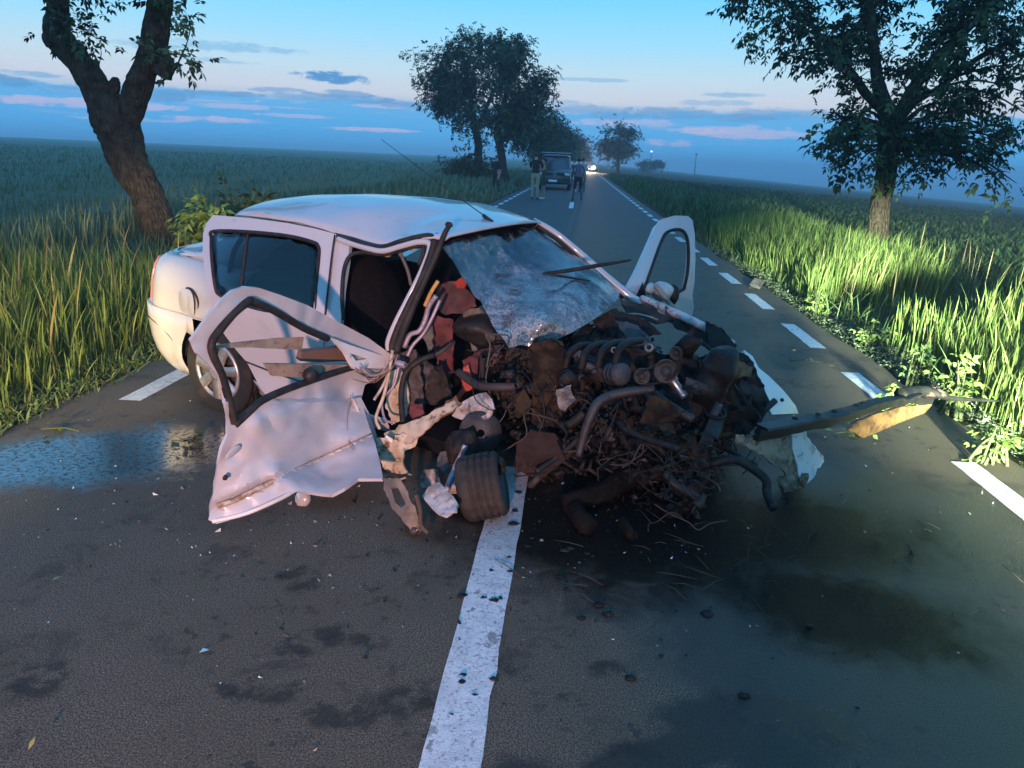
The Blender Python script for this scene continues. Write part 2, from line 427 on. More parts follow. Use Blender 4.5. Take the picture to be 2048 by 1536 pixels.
# ------------------------------------------------------------------ road
def road_material(name, paint=False):
    m = bpy.data.materials.new(name); m.use_nodes = True; t = NT(m.node_tree); b = t.n['Principled BSDF']
    P = t.node('ShaderNodeNewGeometry').outputs['Position']; s = t.node('ShaderNodeSeparateXYZ'); t.l.new(P, s.inputs[0]); X, Y = s.outputs[0], s.outputs[1]
    nf = t.noise(P, 160, 3, .7); ng = t.noise(P, 60, 4, .6); nm = t.noise(P, 11, 6, .68); nl = t.noise(P, 1.6, 5, .6); ne = t.noise(P, 5.0, 6, .65, .8)
    def blot(cx, cy, rx, ry, rot, hard=.25, dis=1.0):
        ca, sa = math.cos(rot), math.sin(rot); dx = t.m('SUBTRACT', X, cx); dy = t.m('SUBTRACT', Y, cy)
        u = t.m('DIVIDE', t.m('ADD', t.m('MULTIPLY', dx, ca), t.m('MULTIPLY', dy, sa)), rx); v = t.m('DIVIDE', t.m('SUBTRACT', t.m('MULTIPLY', dy, ca), t.m('MULTIPLY', dx, sa)), ry)
        q = t.m('SQRT', t.m('ADD', t.m('MULTIPLY', u, u), t.m('MULTIPLY', v, v))); q = t.m('ADD', q, t.m('MULTIPLY', t.m('SUBTRACT', ne, .5), dis))
        return t.ss(q, 1 - hard, 1 + hard, 1, 0)
    mx = lambda *a: a[0] if len(a) == 1 else t.m('MAXIMUM', a[0], mx(*a[1:]))
    pud = mx(blot(-2.46, 3.55, .82, .38, .42, .3, 1.3), blot(-1.95, 3.75, .4, .28, .3, .3, 1.3))
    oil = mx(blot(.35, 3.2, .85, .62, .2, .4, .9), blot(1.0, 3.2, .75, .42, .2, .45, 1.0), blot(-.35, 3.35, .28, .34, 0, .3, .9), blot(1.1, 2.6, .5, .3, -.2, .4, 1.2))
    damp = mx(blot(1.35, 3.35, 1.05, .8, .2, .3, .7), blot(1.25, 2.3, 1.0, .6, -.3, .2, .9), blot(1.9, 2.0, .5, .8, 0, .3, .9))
    tong = mx(blot(.28, 1.72, .42, .09, .55, .2, .9), blot(.62, 1.9, .3, .16, .1, .2, 1.1), blot(-.02, 1.5, .2, .2, 0, .2, .9))
    prints = mx(*[blot(*gp(a_, b_)[:2], ra, rb, ro, .35, 1.5) for a_, b_, ra, rb, ro in ((75, 1360, .085, .10, .2), (595, 1155, .07, .12, .6), (650, 1275, .16, .06, .5), (535, 1388, .07, .04, .1), (720, 1275, .10, .05, -.3), (815, 1400, .16, .07, .5), (440, 1380, .05, .04, 0), (1010, 1330, .06, .05, 0), (1210, 1335, .06, .04, .4), (600, 1290, .04, .07, .9), (700, 1430, .12, .05, .2))])
    spots = t.m('MULTIPLY', t.ss(nm, .57, .63), t.ss(nl, .40, .58))
    chips = t.ss(t.vor(P, 70), .20, .10); chips = t.m('MULTIPLY', chips, t.ss(t.noise(P, 23, 2), .55, .7))
    if not paint:
        c = t.mix(t.ss(t.m('ADD', t.m('MULTIPLY', nf, .55), t.m('MULTIPLY', t.noise(P, 330, 2, .5), .45)), .44, .57), (.022, .017, .012), (.21, .163, .112))
        c = t.mix(t.m('MULTIPLY', t.ss(nl, .35, .65), .4), c, (.085, .064, .04))
        c = t.mix(t.m('MULTIPLY', t.ss(t.noise(P, 3.2, 7, .72, .5), .54, .64), .5), c, (.022, .019, .015))
        c = t.mix(t.m('MULTIPLY', chips, .85), c, (.38, .36, .32))
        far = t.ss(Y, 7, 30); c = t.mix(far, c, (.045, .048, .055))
    else:
        wear = t.m('MULTIPLY', t.ss(t.noise(P, 75, 5, .8), .52, .62), .75)
        c = t.mix(t.ss(nm, .3, .7), (.52, .53, .53), (.74, .74, .72)); c = t.mix(wear, c, (.19, .19, .19))
        c = t.mix(t.m('MULTIPLY', t.ss(t.noise(P, 20, 6, .75), .62, .68), .9), c, (.03, .03, .03))
    c = t.mix(t.m('MULTIPLY', spots, .65), c, (.012, .012, .012))
    c = t.mix(t.m('MULTIPLY', t.m('MULTIPLY', prints, t.ss(nm, .40, .54)), .1 if paint else .75), c, (.016, .014, .011))
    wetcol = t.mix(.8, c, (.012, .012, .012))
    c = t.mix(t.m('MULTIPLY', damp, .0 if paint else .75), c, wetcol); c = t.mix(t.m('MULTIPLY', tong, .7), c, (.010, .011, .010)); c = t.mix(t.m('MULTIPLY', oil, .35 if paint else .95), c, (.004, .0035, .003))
    grit = t.ss(t.noise(P, 34, 8, .85), .50, .57)
    c = t.mix(t.m('MULTIPLY', pud, .8), c, t.mix(grit, (.02, .02, .02), (.008, .008, .008)))
    r = t.m('ADD', .72, t.m('MULTIPLY', t.m('SUBTRACT', nf, .5), .2))
    r = t.m('ADD', r, t.m('MULTIPLY', damp, -.36)); r = t.m('ADD', r, t.m('MULTIPLY', tong, -.2)); r = t.m('ADD', r, t.m('MULTIPLY', oil, -.1))
    r = t.m('MAXIMUM', r, .2)
    wet = t.m('MULTIPLY', pud, t.m('SUBTRACT', 1.0, grit)); r = t.mix(t.m('MULTIPLY', wet, .97), t.comb(r, r, r), (.17, .17, .17))
    h = t.m('ADD', t.m('MULTIPLY', nf, .8), t.m('MULTIPLY', ng, .15)); h = t.m('MULTIPLY', h, t.m('SUBTRACT', 1.0, t.m('MULTIPLY', pud, .93)))
    bn = t.node('ShaderNodeBump'); bn.inputs['Strength'].default_value = .8; bn.inputs['Distance'].default_value = .007; t.l.new(h, bn.inputs['Height']); t.l.new(bn.outputs[0], b.inputs['Normal'])
    t.put(b.inputs['Base Color'], c); t.put(b.inputs['Roughness'], r)
    t.put(b.inputs['Specular IOR Level'], t.m('ADD', .35, t.m('MULTIPLY', t.m('ADD', wet, t.m('MULTIPLY', damp, .3), clamp=True), .45)), ) if False else t.put(b.inputs['Specular IOR Level'], t.m('MULTIPLY', t.m('SUBTRACT', 1.0, t.m('MULTIPLY', oil, .85)), t.m('ADD', .35, t.m('MULTIPLY', t.m('ADD', wet, t.m('MULTIPLY', damp, .2), clamp=True), .45))))
    t.put(b.inputs['Coat Weight'], t.m('MULTIPLY', wet, .9)); b.inputs['Coat IOR'].default_value = 2.5; b.inputs['Coat Roughness'].default_value = .16
    return m
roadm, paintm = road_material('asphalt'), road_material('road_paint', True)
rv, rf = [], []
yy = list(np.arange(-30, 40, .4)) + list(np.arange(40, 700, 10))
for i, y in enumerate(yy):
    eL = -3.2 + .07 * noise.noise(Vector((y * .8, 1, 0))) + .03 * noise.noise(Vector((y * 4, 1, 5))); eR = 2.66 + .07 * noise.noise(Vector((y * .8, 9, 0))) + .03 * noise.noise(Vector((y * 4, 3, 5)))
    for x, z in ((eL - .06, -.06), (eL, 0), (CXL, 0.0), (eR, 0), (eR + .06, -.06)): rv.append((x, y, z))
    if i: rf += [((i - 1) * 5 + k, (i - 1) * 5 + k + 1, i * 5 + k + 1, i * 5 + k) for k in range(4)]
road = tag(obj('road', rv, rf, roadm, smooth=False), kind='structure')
def mark(name, x, y0, y1, wd):
    n = max(2, int((y1 - y0) / .12)) if y0 < 14 else 1; v, f = [], []
    for i in range(n + 1):
        y = y0 + (y1 - y0) * i / n
        for s in (-1, 1): v.append((x + s * wd / 2 + (.008 * noise.noise(Vector((y * 9, s * 5, x))) if n > 1 else 0), y + (.02 * noise.noise(Vector((s * 3, y, x))) if i in (0, n) else 0), .004))
        if i: f.append((2 * i - 2, 2 * i - 1, 2 * i + 1, 2 * i))
    obj(name, v, f, paintm, road, smooth=False)
for k in range(-3, 120):
    y0 = 7.06 + 1.94 * k
    mark('edge_marking', RX, y0, y0 + 1.1, .145)
    y0 = 4.42 + 1.94 * k
    if k >= 0: mark('edge_marking', LX, y0, y0 + 1.1, .145)
for y0, y1 in ((-.6, 3.75), (11.9, 15.9), (27.2, 31.3), (42.5, 46.5), (58, 62), (73, 77), (89, 93)): mark('centre_marking', CXL, y0, y1, .165)

# ------------------------------------------------------------------ haze
hz = bpy.data.materials.new('haze'); hz.use_nodes = True; t = NT(hz.node_tree); t.n.remove(t.n['Principled BSDF'])
pv_ = t.node('ShaderNodeVolumePrincipled'); pv_.inputs['Color'].default_value = (.8, .88, 1.0, 1); pv_.inputs['Density'].default_value = HAZE; pv_.inputs['Anisotropy'].default_value = .2
t.l.new(pv_.outputs[0], [n for n in t.n if n.type == 'OUTPUT_MATERIAL'][0].inputs['Volume'])
if HAZE > 0:
    tag(MB().box((0, 4000, -24.5), (15000, 11000, 81)).build('haze', hz, smooth=False), kind='stuff')

# ------------------------------------------------------------------ grass and crops
def blades(name, P, H, Wd, lean, m, var, prof=(.55, .7, 1.0, .8), ears=0.0, kind='stuff', bendk=1.0):
    n = len(P); k = len(prof); th = rng.uniform(0, 2 * np.pi, n); side = np.c_[np.cos(th), np.sin(th), np.zeros(n)]
    ld = rng.uniform(0, 2 * np.pi, n); L = np.c_[np.cos(ld), np.sin(ld), np.zeros(n)] * (np.abs(rng.normal(0, lean, n)) * H)[:, None] + np.array([.05, .02, 0]) * H[:, None]
    V = np.zeros((n, 2 * k + 1, 3), np.float32)
    for i, wv in enumerate(prof):
        s = i / k; c = P + L * (s ** 2 * bendk) + np.c_[np.zeros((n, 2)), H * s]
        V[:, 2 * i] = c - side * (Wd * wv * .5)[:, None]; V[:, 2 * i + 1] = c + side * (Wd * wv * .5)[:, None]
    V[:, 2 * k] = P + L * bendk + np.c_[np.zeros((n, 2)), H]
    t_ = []
    for i in range(k - 1): t_ += [(2 * i, 2 * i + 1, 2 * i + 3), (2 * i, 2 * i + 3, 2 * i + 2)]
    t_.append((2 * k - 2, 2 * k - 1, 2 * k)); t_ = np.array(t_)
    T = (np.arange(n)[:, None, None] * (2 * k + 1) + t_[None]).reshape(-1, 3)
    return tag(npobj(name, V.reshape(-1, 3), T, m, np.repeat(var, 2 * k + 1)), kind=kind)
def scatter(n, x0, x1, y0, y1, keep=None, lod=False):
    if lod:
        r = np.exp(rng.uniform(math.log(max(y0, 2)), math.log(y1), n)); a = rng.uniform(-1.2, 1.2, n); x, y = r * np.tan(np.clip(a, -1.1, 1.1)) * .9, r
        k = (x > x0) & (x < x1); x, y = x[k], y[k]
    else: x, y = rng.uniform(x0, x1, n), rng.uniform(y0, y1, n)
    if keep is not None: k = keep(x, y); x, y = x[k], y[k]
    return np.c_[x, y, gz(x, y) - .02]
def nz(x, y, s, o=0): return np.array([noise.noise(Vector((a * s, b * s, o))) for a, b in zip(x, y)])
wheatm = mat('wheat', (.1, .15, .04), .7, attr=[(0, (.045, .08, .022)), (.5, (.10, .16, .04)), (.85, (.17, .22, .06)), (1, (.27, .25, .10))], spec=.2)
cropm = mat('crop', (.05, .08, .03), .8, attr=[(0, (.075, .115, .065)), (.6, (.145, .20, .12)), (1, (.21, .25, .16))], spec=.15)
darkm = mat('dark_crop', (.02, .05, .02), .8, attr=[(0, (.018, .04, .018)), (.6, (.04, .08, .032)), (1, (.075, .115, .05))], spec=.15)
weedm = mat('weed', (.07, .12, .04), .6, attr=[(0, (.03, .06, .02)), (.6, (.07, .12, .035)), (1, (.13, .17, .06))], spec=.3)
drym = mat('dry_stalk', (.25, .2, .1), .8, attr=[(0, (.1, .075, .04)), (1, (.3, .24, .13))], spec=.2)
# left: tall grass at the road edge
P = scatter(24000, -8.0, -3.42, 2.0, 9.5, lambda x, y: (nz(x, y, .8) > -.35 - .5 * (x < -4)) & (y + rng.normal(0, .5, len(x)) < 8.2) & ((x < -3.75) | (rng.uniform(0, 1, len(x)) < .35)))
H = np.clip(rng.normal(.47, .13, len(P)), .2, .85) * np.clip(.45 + (-P[:, 0] - 3.42) * .9, .3, 1.0)
blades('tall_grass', P, H, rng.uniform(.005, .014, len(P)), .24, wheatm, np.clip(rng.beta(2, 2.2, len(P)), 0, 1), prof=(.7, .7, .75, 1.0, .7))
P = scatter(9000, -8.5, -3.6, 8, 17); blades('verge_grass', P, rng.uniform(.12, .36, len(P)), rng.uniform(.008, .018, len(P)), .4, cropm, rng.beta(1.5, 2.5, len(P)))
P = scatter(9000, -4.1, -3.15, 2.0, 17); blades('verge_grass', P, rng.uniform(.04, .17, len(P)), rng.uniform(.006, .014, len(P)), .7, weedm, rng.beta(2, 2, len(P)))
P = scatter(2600, -4.0, -3.2, 2.0, 9); blades('dry_litter', P + [0, 0, .03], rng.uniform(.01, .05, len(P)), rng.uniform(.01, .03, len(P)), 2.2, drym, rng.uniform(0, 1, len(P)))
# left: the wheat field
P = scatter(120000, -95, -7.5, 4, 110, lod=True)
d = np.hypot(P[:, 0], P[:, 1]); H = rng.normal(.62, .07, len(P)); blades('wheat', P, H, .0022 * d * rng.uniform(.5, 1.1, len(P)) + .006, .16, cropm, rng.beta(2, 2, len(P)), prof=(.8, .9, .9, .7))
xs2 = -np.array(axis_lines(420, .3, 1.06)) - 8.3; ys2 = np.array([-25 + a for a in axis_lines(1500, .8, 1.035)])
XX, YY = np.meshgrid(xs2, ys2); ZZ = gz(XX, YY) + .47 + .06 * np.sin(XX * 1.3 + np.sin(YY * .7) * 2) * np.sin(YY * .9); ZZ[:, 0] -= .5
nx, ny = len(xs2), len(ys2); i0 = (np.arange(ny - 1)[:, None] * nx + np.arange(nx - 1)[None]).ravel()
fm = bpy.data.materials.new('wheat_canopy'); fm.use_nodes = True; t = NT(fm.node_tree); b = t.n['Principled BSDF']; Pn = t.node('ShaderNodeNewGeometry').outputs['Position']
c = t.mix(t.ss(t.noise(Pn, 5, 6, .75), .3, .7), (.11, .15, .105), (.20, .25, .175)); c = t.mix(t.m('MULTIPLY', t.ss(t.noise(Pn, .05, 5, .65), .4, .65), .45), c, (.17, .19, .14))
bn = t.node('ShaderNodeBump'); bn.inputs['Strength'].default_value = 1; bn.inputs['Distance'].default_value = .12; t.l.new(t.noise(Pn, 7, 5, .8), bn.inputs['Height']); t.l.new(bn.outputs[0], b.inputs['Normal'])
t.put(b.inputs['Base Color'], c); b.inputs['Roughness'].default_value = .95; b.inputs['Specular IOR Level'].default_value = .05
tag(npobj('wheat_field', np.c_[XX.ravel(), YY.ravel(), ZZ.ravel()], np.r_[np.c_[i0, i0 + 1, i0 + nx + 1], np.c_[i0, i0 + nx + 1, i0 + nx]], fm, smooth=True), kind='stuff')
# left verge farther along
P = scatter(16000, -8.6, -3.3, 15, 90, lambda x, y: rng.uniform(0, 1, len(x)) < 18 / y); d = P[:, 1]
blades('verge_undergrowth', P, rng.uniform(.3, .75, len(P)) * np.clip(.4 + (-P[:, 0] - 3.3) * .5, .3, 1), .0016 * d + .006, .4, cropm, rng.beta(1.6, 2.4, len(P)))
P = np.r_[scatter(200, -8, -3.7, 2.2, 9), scatter(120, 3.1, 6.5, 3, 16)]
blades('seed_stalks', P, rng.uniform(.55, 1.0, len(P)), rng.uniform(.010, .018, len(P)), .25, drym, rng.uniform(0, 1, len(P)), prof=(.25, .22, .2, .9, .8))
# right: two lit stands of tall green grass
def stand(x, y):
    A = (x > 3.0 + .35 * nz(x, y, .5)) & (x < 4.7 + .3 * nz(x, y, .9, 7)) & (y > 9.0 + .25 * x + .5 * nz(x, y, .7, 3)) & (y < 18)
    B = (x > 2.98 + .22 * nz(x, y, .9, 2)) & (x < 5.6) & (y > 2.5) & (y < 7.2 + .5 * nz(x, y, .8, 5)) & (y - 4.6 < 1.5 * (x - 1.2) + 1.4)
    return (A | B) & (nz(x, y, 1.6, 9) > -.42)
P = scatter(80000, 2.7, 7.5, 2.5, 18, stand)
H = np.clip(rng.normal(.66, .10, len(P)), .3, .95) * np.clip(.6 + (P[:, 0] - 2.9) * .6, .45, 1.0) * (1 + .15 * nz(P[:, 0], P[:, 1], 1.1, 4))
blades('tall_grass', P, H, rng.uniform(.006, .014, len(P)) * (1 + P[:, 1] * .03), .17, wheatm, np.clip(rng.beta(2.6, 1.8, len(P)), 0, 1), prof=(.6, .65, .75, 1.0, .75))
P = scatter(9000, 2.9, 8, 2.5, 22, lambda x, y: ~stand(x, y)); blades('verge_grass', P, rng.uniform(.12, .42, len(P)), rng.uniform(.006, .015, len(P)) * (1 + P[:, 1] * .03), .45, weedm, rng.beta(1.6, 2.4, len(P)))
P = scatter(15000, 2.9, 8.5, 17, 100, lambda x, y: rng.uniform(0, 1, len(x)) < 20 / y); blades('verge_undergrowth', P, rng.uniform(.25, .6, len(P)) * np.clip(.4 + (P[:, 0] - 2.8) * .5, .3, 1), .0016 * P[:, 1] + .006, .35, weedm, rng.beta(1.6, 2.6, len(P)))
P = scatter(90000, 6.5, 80, 4, 110, lod=True); d = np.hypot(P[:, 0], P[:, 1])
blades('low_crop', P, rng.uniform(.2, .42, len(P)), .003 * d * rng.uniform(.5, 1.1, len(P)) + .008, .5, darkm, rng.beta(1.6, 2.2, len(P)))


# leaves ---------------------------------------------------------------
def leafmesh(P, D, N, Ln, Wd):
    """folded leaf blades; P base, D direction, N normal"""
    n = len(P); S = np.cross(D, N); S /= np.linalg.norm(S, axis=1)[:, None] + 1e-9; N2 = np.cross(S, D)
    V = np.zeros((n, 6, 3), np.float32); L = Ln[:, None]; w_ = Wd[:, None] * .5
    V[:, 0] = P; V[:, 1] = P + D * L * .45 + S * w_ + N2 * w_ * .35; V[:, 2] = P + D * L * .45 - S * w_ + N2 * w_ * .35
    V[:, 3] = P + D * L * .5; V[:, 4] = P + D * L - N2 * L * .12; V[:, 5] = P + D * L * .25
    t_ = np.array([(0, 1, 5), (0, 5, 2), (5, 1, 3), (5, 3, 2), (3, 1, 4), (3, 4, 2)])
    return V.reshape(-1, 3), (np.arange(n)[:, None, None] * 6 + t_[None]).reshape(-1, 3)
def unit(v): return v / (np.linalg.norm(v, axis=-1, keepdims=True) + 1e-9)
def compound(P, D, rl, ll, pairs=3):
    """walnut-like leaves: leaflets along a drooping stalk; returns leaflet arrays"""
    n = len(P); up = np.array([0, 0, 1.0]); S = unit(np.cross(D, up + rng.normal(0, .3, (n, 3)))); N = unit(np.cross(S, D)); o = [[], [], [], [], []]
    for i in range(pairs * 2 + 1):
        if i == pairs * 2: s, sd = 1.0, 0
        else: s, sd = .3 + .62 * (i // 2) / max(1, pairs - 1), (-1) ** i
        b_ = P + D * (rl * s)[:, None] - up * (rl * s * s * .35)[:, None]
        d_ = unit(D * (.55 if sd else 1) + S * sd * .9 - up * (.25 + .35 * s) + rng.normal(0, .18, (n, 3)))
        l_ = ll * rng.uniform(.75, 1.15, n) * (1.15 if not sd else .8 + .3 * s)
        for q, v in zip(o, (b_, d_, unit(N + rng.normal(0, .3, (n, 3))), l_, l_ * rng.uniform(.38, .5, n))): q.append(v)
    return [np.concatenate(q) for q in o]
barkm = mat('bark', (.05, .04, .032), .95, col2=(.11, .085, .06), sc=7, amt=(.35, .65), bump=1.0, bsc=22, spec=.1)
t = NT(barkm.node_tree); bn = [n for n in t.n if n.type == 'BUMP'][0]; mp_ = t.node('ShaderNodeMapping'); mp_.inputs['Scale'].default_value = (1, 1, .22); t.l.new([n for n in t.n if n.type == 'TEX_COORD'][0].outputs['Object'], mp_.inputs[0])
hb_ = t.m('ADD', t.m('MULTIPLY', t.noise(mp_.outputs[0], 26, 6, .75, 1.0), .8), t.m('MULTIPLY', t.ss(t.vor(mp_.outputs[0], 15, 'DISTANCE_TO_EDGE'), .0, .28), .7)); t.l.new(hb_, bn.inputs['Height']); bn.inputs['Distance'].default_value = .05
leafm = mat('leaf', (.04, .07, .02), .55, attr=[(0, (.014, .026, .010)), (.5, (.03, .055, .018)), (.85, (.055, .09, .028)), (1, (.09, .12, .04))], spec=.3)
fresh_litm = mat('fresh_lit_leaf', (.09, .14, .03), .5, attr=[(0, (.09, .14, .03)), (.6, (.15, .23, .05)), (1, (.22, .27, .08))], spec=.35)  # fresh green, raised so the sapling's lamp light sits in the leaf colour

def plant_tree(name, label, trunks, blobs, nleaf, ll, seed, group=None, cat='tree', lm=leafm, nbr=16, keep_leaf=0, clump=.35, rl=None, twig=3, forks=None):
    global rng
    rng0 = rng; rng = np.random.default_rng(seed)
    base = np.array(trunks[0][0][0]); root = empty(name, base); tag(root, label, cat, group)
    tb = MB(); skel = []
    for pts, rad, n in trunks:
        S_ = smoothpath(pts, 7); R_ = list(np.interp(np.linspace(0, 1, len(S_)), np.linspace(0, 1, len(rad)), rad))
        S_ = [s + np.array([noise.noise(Vector(s * 1.3 + seed)), noise.noise(Vector(s * 1.3 + 9 + seed)), 0]) * r * .25 for s, r in zip(S_, R_)]
        tb.tube([s - base for s in S_], R_, n, jit=.06)
        skel += [(s, r) for s, r in zip(S_[len(S_) // 3:], R_[len(S_) // 3:])]
    if len(tb.V) > 900:
        tb.V = [tuple(Vector(v) + (noise.noise_vector(Vector((v[0] * 9, v[1] * 9, v[2] * 3))) * .022 + noise.noise_vector(Vector((v[0] * 3, v[1] * 3, v[2] * 2))) * .03)) for v in tb.V]
    tb.build('trunk', barkm, root)
    SP = np.array([s for s, r in skel]); SR = np.array([r for s, r in skel])
    vol = np.array([b[3] * b[4] * b[5] for b in blobs]) ** .8; vol /= vol.sum(); tips = []; tipd = []; cw = []
    br = MB()
    for bi, bl in enumerate(blobs):
        c0 = np.array(bl[:3]); R0 = np.array(bl[3:6]); nb = max(2, int(round(nbr * vol[bi])))
        for k in range(nb):
            u = unit(rng.normal(0, 1, 3)); e = c0 + u * R0 * rng.uniform(.35, .95) ** .6
            dd = np.linalg.norm((SP - e) * [1, 1, 1.2], axis=1) + np.clip(SP[:, 2] - e[2], 0, None) * .9; j = int(np.argmin(dd)); s = SP[j]
            L = np.linalg.norm(e - s); mid = (s + e) / 2 + np.array([0, 0, .14 * L]) + rng.normal(0, .09, 3) * L
            pth = smoothpath([s, mid, e], 5); r0 = min(SR[j] * .55, .02 + .022 * L); br.tube([p - base for p in pth], [r0, r0 * .5, .006], 6, cap=False)
            q = 3 + int(L * 1.2)
            for _ in range(q):
                f = rng.uniform(.35, 1.0); p0 = pth[int(f * (len(pth) - 1))]; d = unit(unit(e - s) * .6 + rng.normal(0, .7, 3)); tl = rng.uniform(.3, .5) * (.5 + .16 * L) * R0.mean() ** .3
                p1 = p0 + d * tl; br.tube([p0 - base, (p0 + p1) / 2 - base + [0, 0, .04], p1 - base], [max(.006, r0 * .3), .003], 4, cap=False)
                for f2 in (.5, .8, 1.0): tips.append(p0 + (p1 - p0) * f2); tipd.append(d); cw.append(vol[bi])
    br.build('branch', barkm, root)['kind'] = 'stuff'
    tips, tipd = np.array(tips), np.array(tipd)
    i = rng.integers(0, len(tips), nleaf); P = tips[i] + rng.normal(0, clump, (nleaf, 3)) * [1, 1, .8]; D = unit(tipd[i] * .5 + rng.normal(0, .6, (nleaf, 3)) + [0, 0, -.15])
    rl_ = (rl or ll * 1.6) * rng.uniform(.7, 1.2, nleaf); A = compound(P, D, rl_, ll * rng.uniform(.7, 1.2, nleaf), 3)
    clv = np.clip(.5 + .9 * nz(A[0][:, 0], A[0][:, 1] + A[0][:, 2], .9, seed) + rng.normal(0, .16, len(A[0])), 0, 1)
    single_leaves(root, base, A, clv, lm, keep_leaf)
    rng = rng0; return root
LEAFM = {}
def single_leaves(root, base, A, var, lm, keep, name='crown'):
    """the largest-looking leaves as objects of their own, the rest as one crown"""
    P, D, N, L, Wd = A; m = np.ones(len(P), bool)
    if keep:
        dc = np.linalg.norm(P - CAMP, axis=1) / L; q = P - CAMP; zf = q @ FW; px = PW / 2 + FPX * (q @ RT) / zf; py = PH / 2 - FPX * (q @ UP) / zf
        dc = np.where((px > 5) & (px < PW - 5) & (py > 5) & (py < PH) & (zf > 0), dc, 1e9); idx = np.argsort(dc)[:keep]; idx = idx[dc[idx] < 1e8]; m[idx] = False
        for i in idx:
            kx = (lm.name, round(float(var[i]) * 3))
            if kx not in LEAFM:
                v_, t_ = leafmesh(np.zeros((1, 3)), np.array([[1.0, 0, 0]]), np.array([[0, 0, 1.0]]), np.array([1.0]), np.array([.44])); o = npobj('leaf', v_, t_, lm, np.full(6, kx[1] / 3)); LEAFM[kx] = o.data
            else: o = bpy.data.objects.new('leaf', LEAFM[kx]); COL.objects.link(o)
            S = np.cross(D[i], N[i]); S /= np.linalg.norm(S) + 1e-9; n2 = np.cross(S, D[i])
            M_ = Matrix(((D[i][0], -S[0], n2[0], P[i][0] - base[0]), (D[i][1], -S[1], n2[1], P[i][1] - base[1]), (D[i][2], -S[2], n2[2], P[i][2] - base[2]), (0, 0, 0, 1)))
            o.parent = root; o.matrix_local = M_ @ Matrix.Scale(float(L[i]), 4)
    v_, t_ = leafmesh(P[m] - base, D[m], N[m], L[m], Wd[m]); o = npobj(name, v_, t_, lm, np.repeat(var[m], 6), parent=root); o['kind'] = 'stuff'
def B_(px, py, rpx, rpy, y, dy=0.0, rd=None):
    c_ = at(px, py, y); k = y / FPX * 1.02; return (c_[0], c_[1] + dy, c_[2], rpx * k, (rd or (rpx + rpy) / 2) * k, rpy * k)
# ------------------------------------------------------------------ trees and shrubs
def tp(y, *pts): return [at(px, py, y + (q[0] if q else 0)) for px, py, *q in pts]
# leaning old tree by the left verge
yL = 12.3
g0 = at(338, 500, yL); g0[2] = gz(g0[0], g0[1]) - .05
trunkL = [[g0] + tp(yL, (316, 440), (296, 395), (262, 325), (240, 270), (222, 225), (205, 195), (178, 150), (145, 105), (118, 70), (118, 20), (112, -60), (90, -160), (60, -300)), [.33, .27, .265, .30, .34, .335, .265, .215, .21, .20, .16, .14, .12, .07], 24]
limbR = [tp(yL, (240, 270), (262, 215), (280, 170), (297, 120), (309, 60), (322, 0), (340, -90), (370, -220), (380, -340)), [.22, .21, .20, .185, .20, .18, .15, .12, .06], 20]
stub = [tp(yL, (222, 195), (230, 165), (231, 152)), [.13, .085, .03], 12]
knob = [tp(yL, (130, 85), (100, 78), (86, 74)), [.15, .13, .05], 14]
knob2 = [tp(yL, (322, 150), (331, 128), (325, 100)), [.16, .13, .08], 12]
sprig = [tp(yL, (312, 165, -.3), (345, 145, -.4), (368, 105, -.5), (380, 60, -.5), (374, 35, -.5)), [.022, .018, .012, .008, .004], 6]
sprig2 = [tp(yL, (196, 130, -.3), (200, 108, -.4), (198, 92, -.4)), [.008, .006, .003], 5]
BL = [B_(150, 40, 32, 26, yL, -.3), B_(180, 80, 26, 24, yL, -.4), B_(190, 5, 60, 26, yL, -.2), B_(330, 8, 60, 22, yL, -.3), B_(390, 15, 34, 24, yL, -.4), B_(368, 120, 16, 18, yL, -.5), B_(60, -190, 220, 150, yL), B_(330, -220, 230, 150, yL), B_(190, -60, 150, 50, yL)]
plant_tree('walnut_tree', 'old leaning tree with a thick forked trunk beside the white wreck', [trunkL, limbR, stub, knob, knob2, sprig, sprig2], BL, 900, .12, 11, keep_leaf=240, nbr=44, clump=.16)
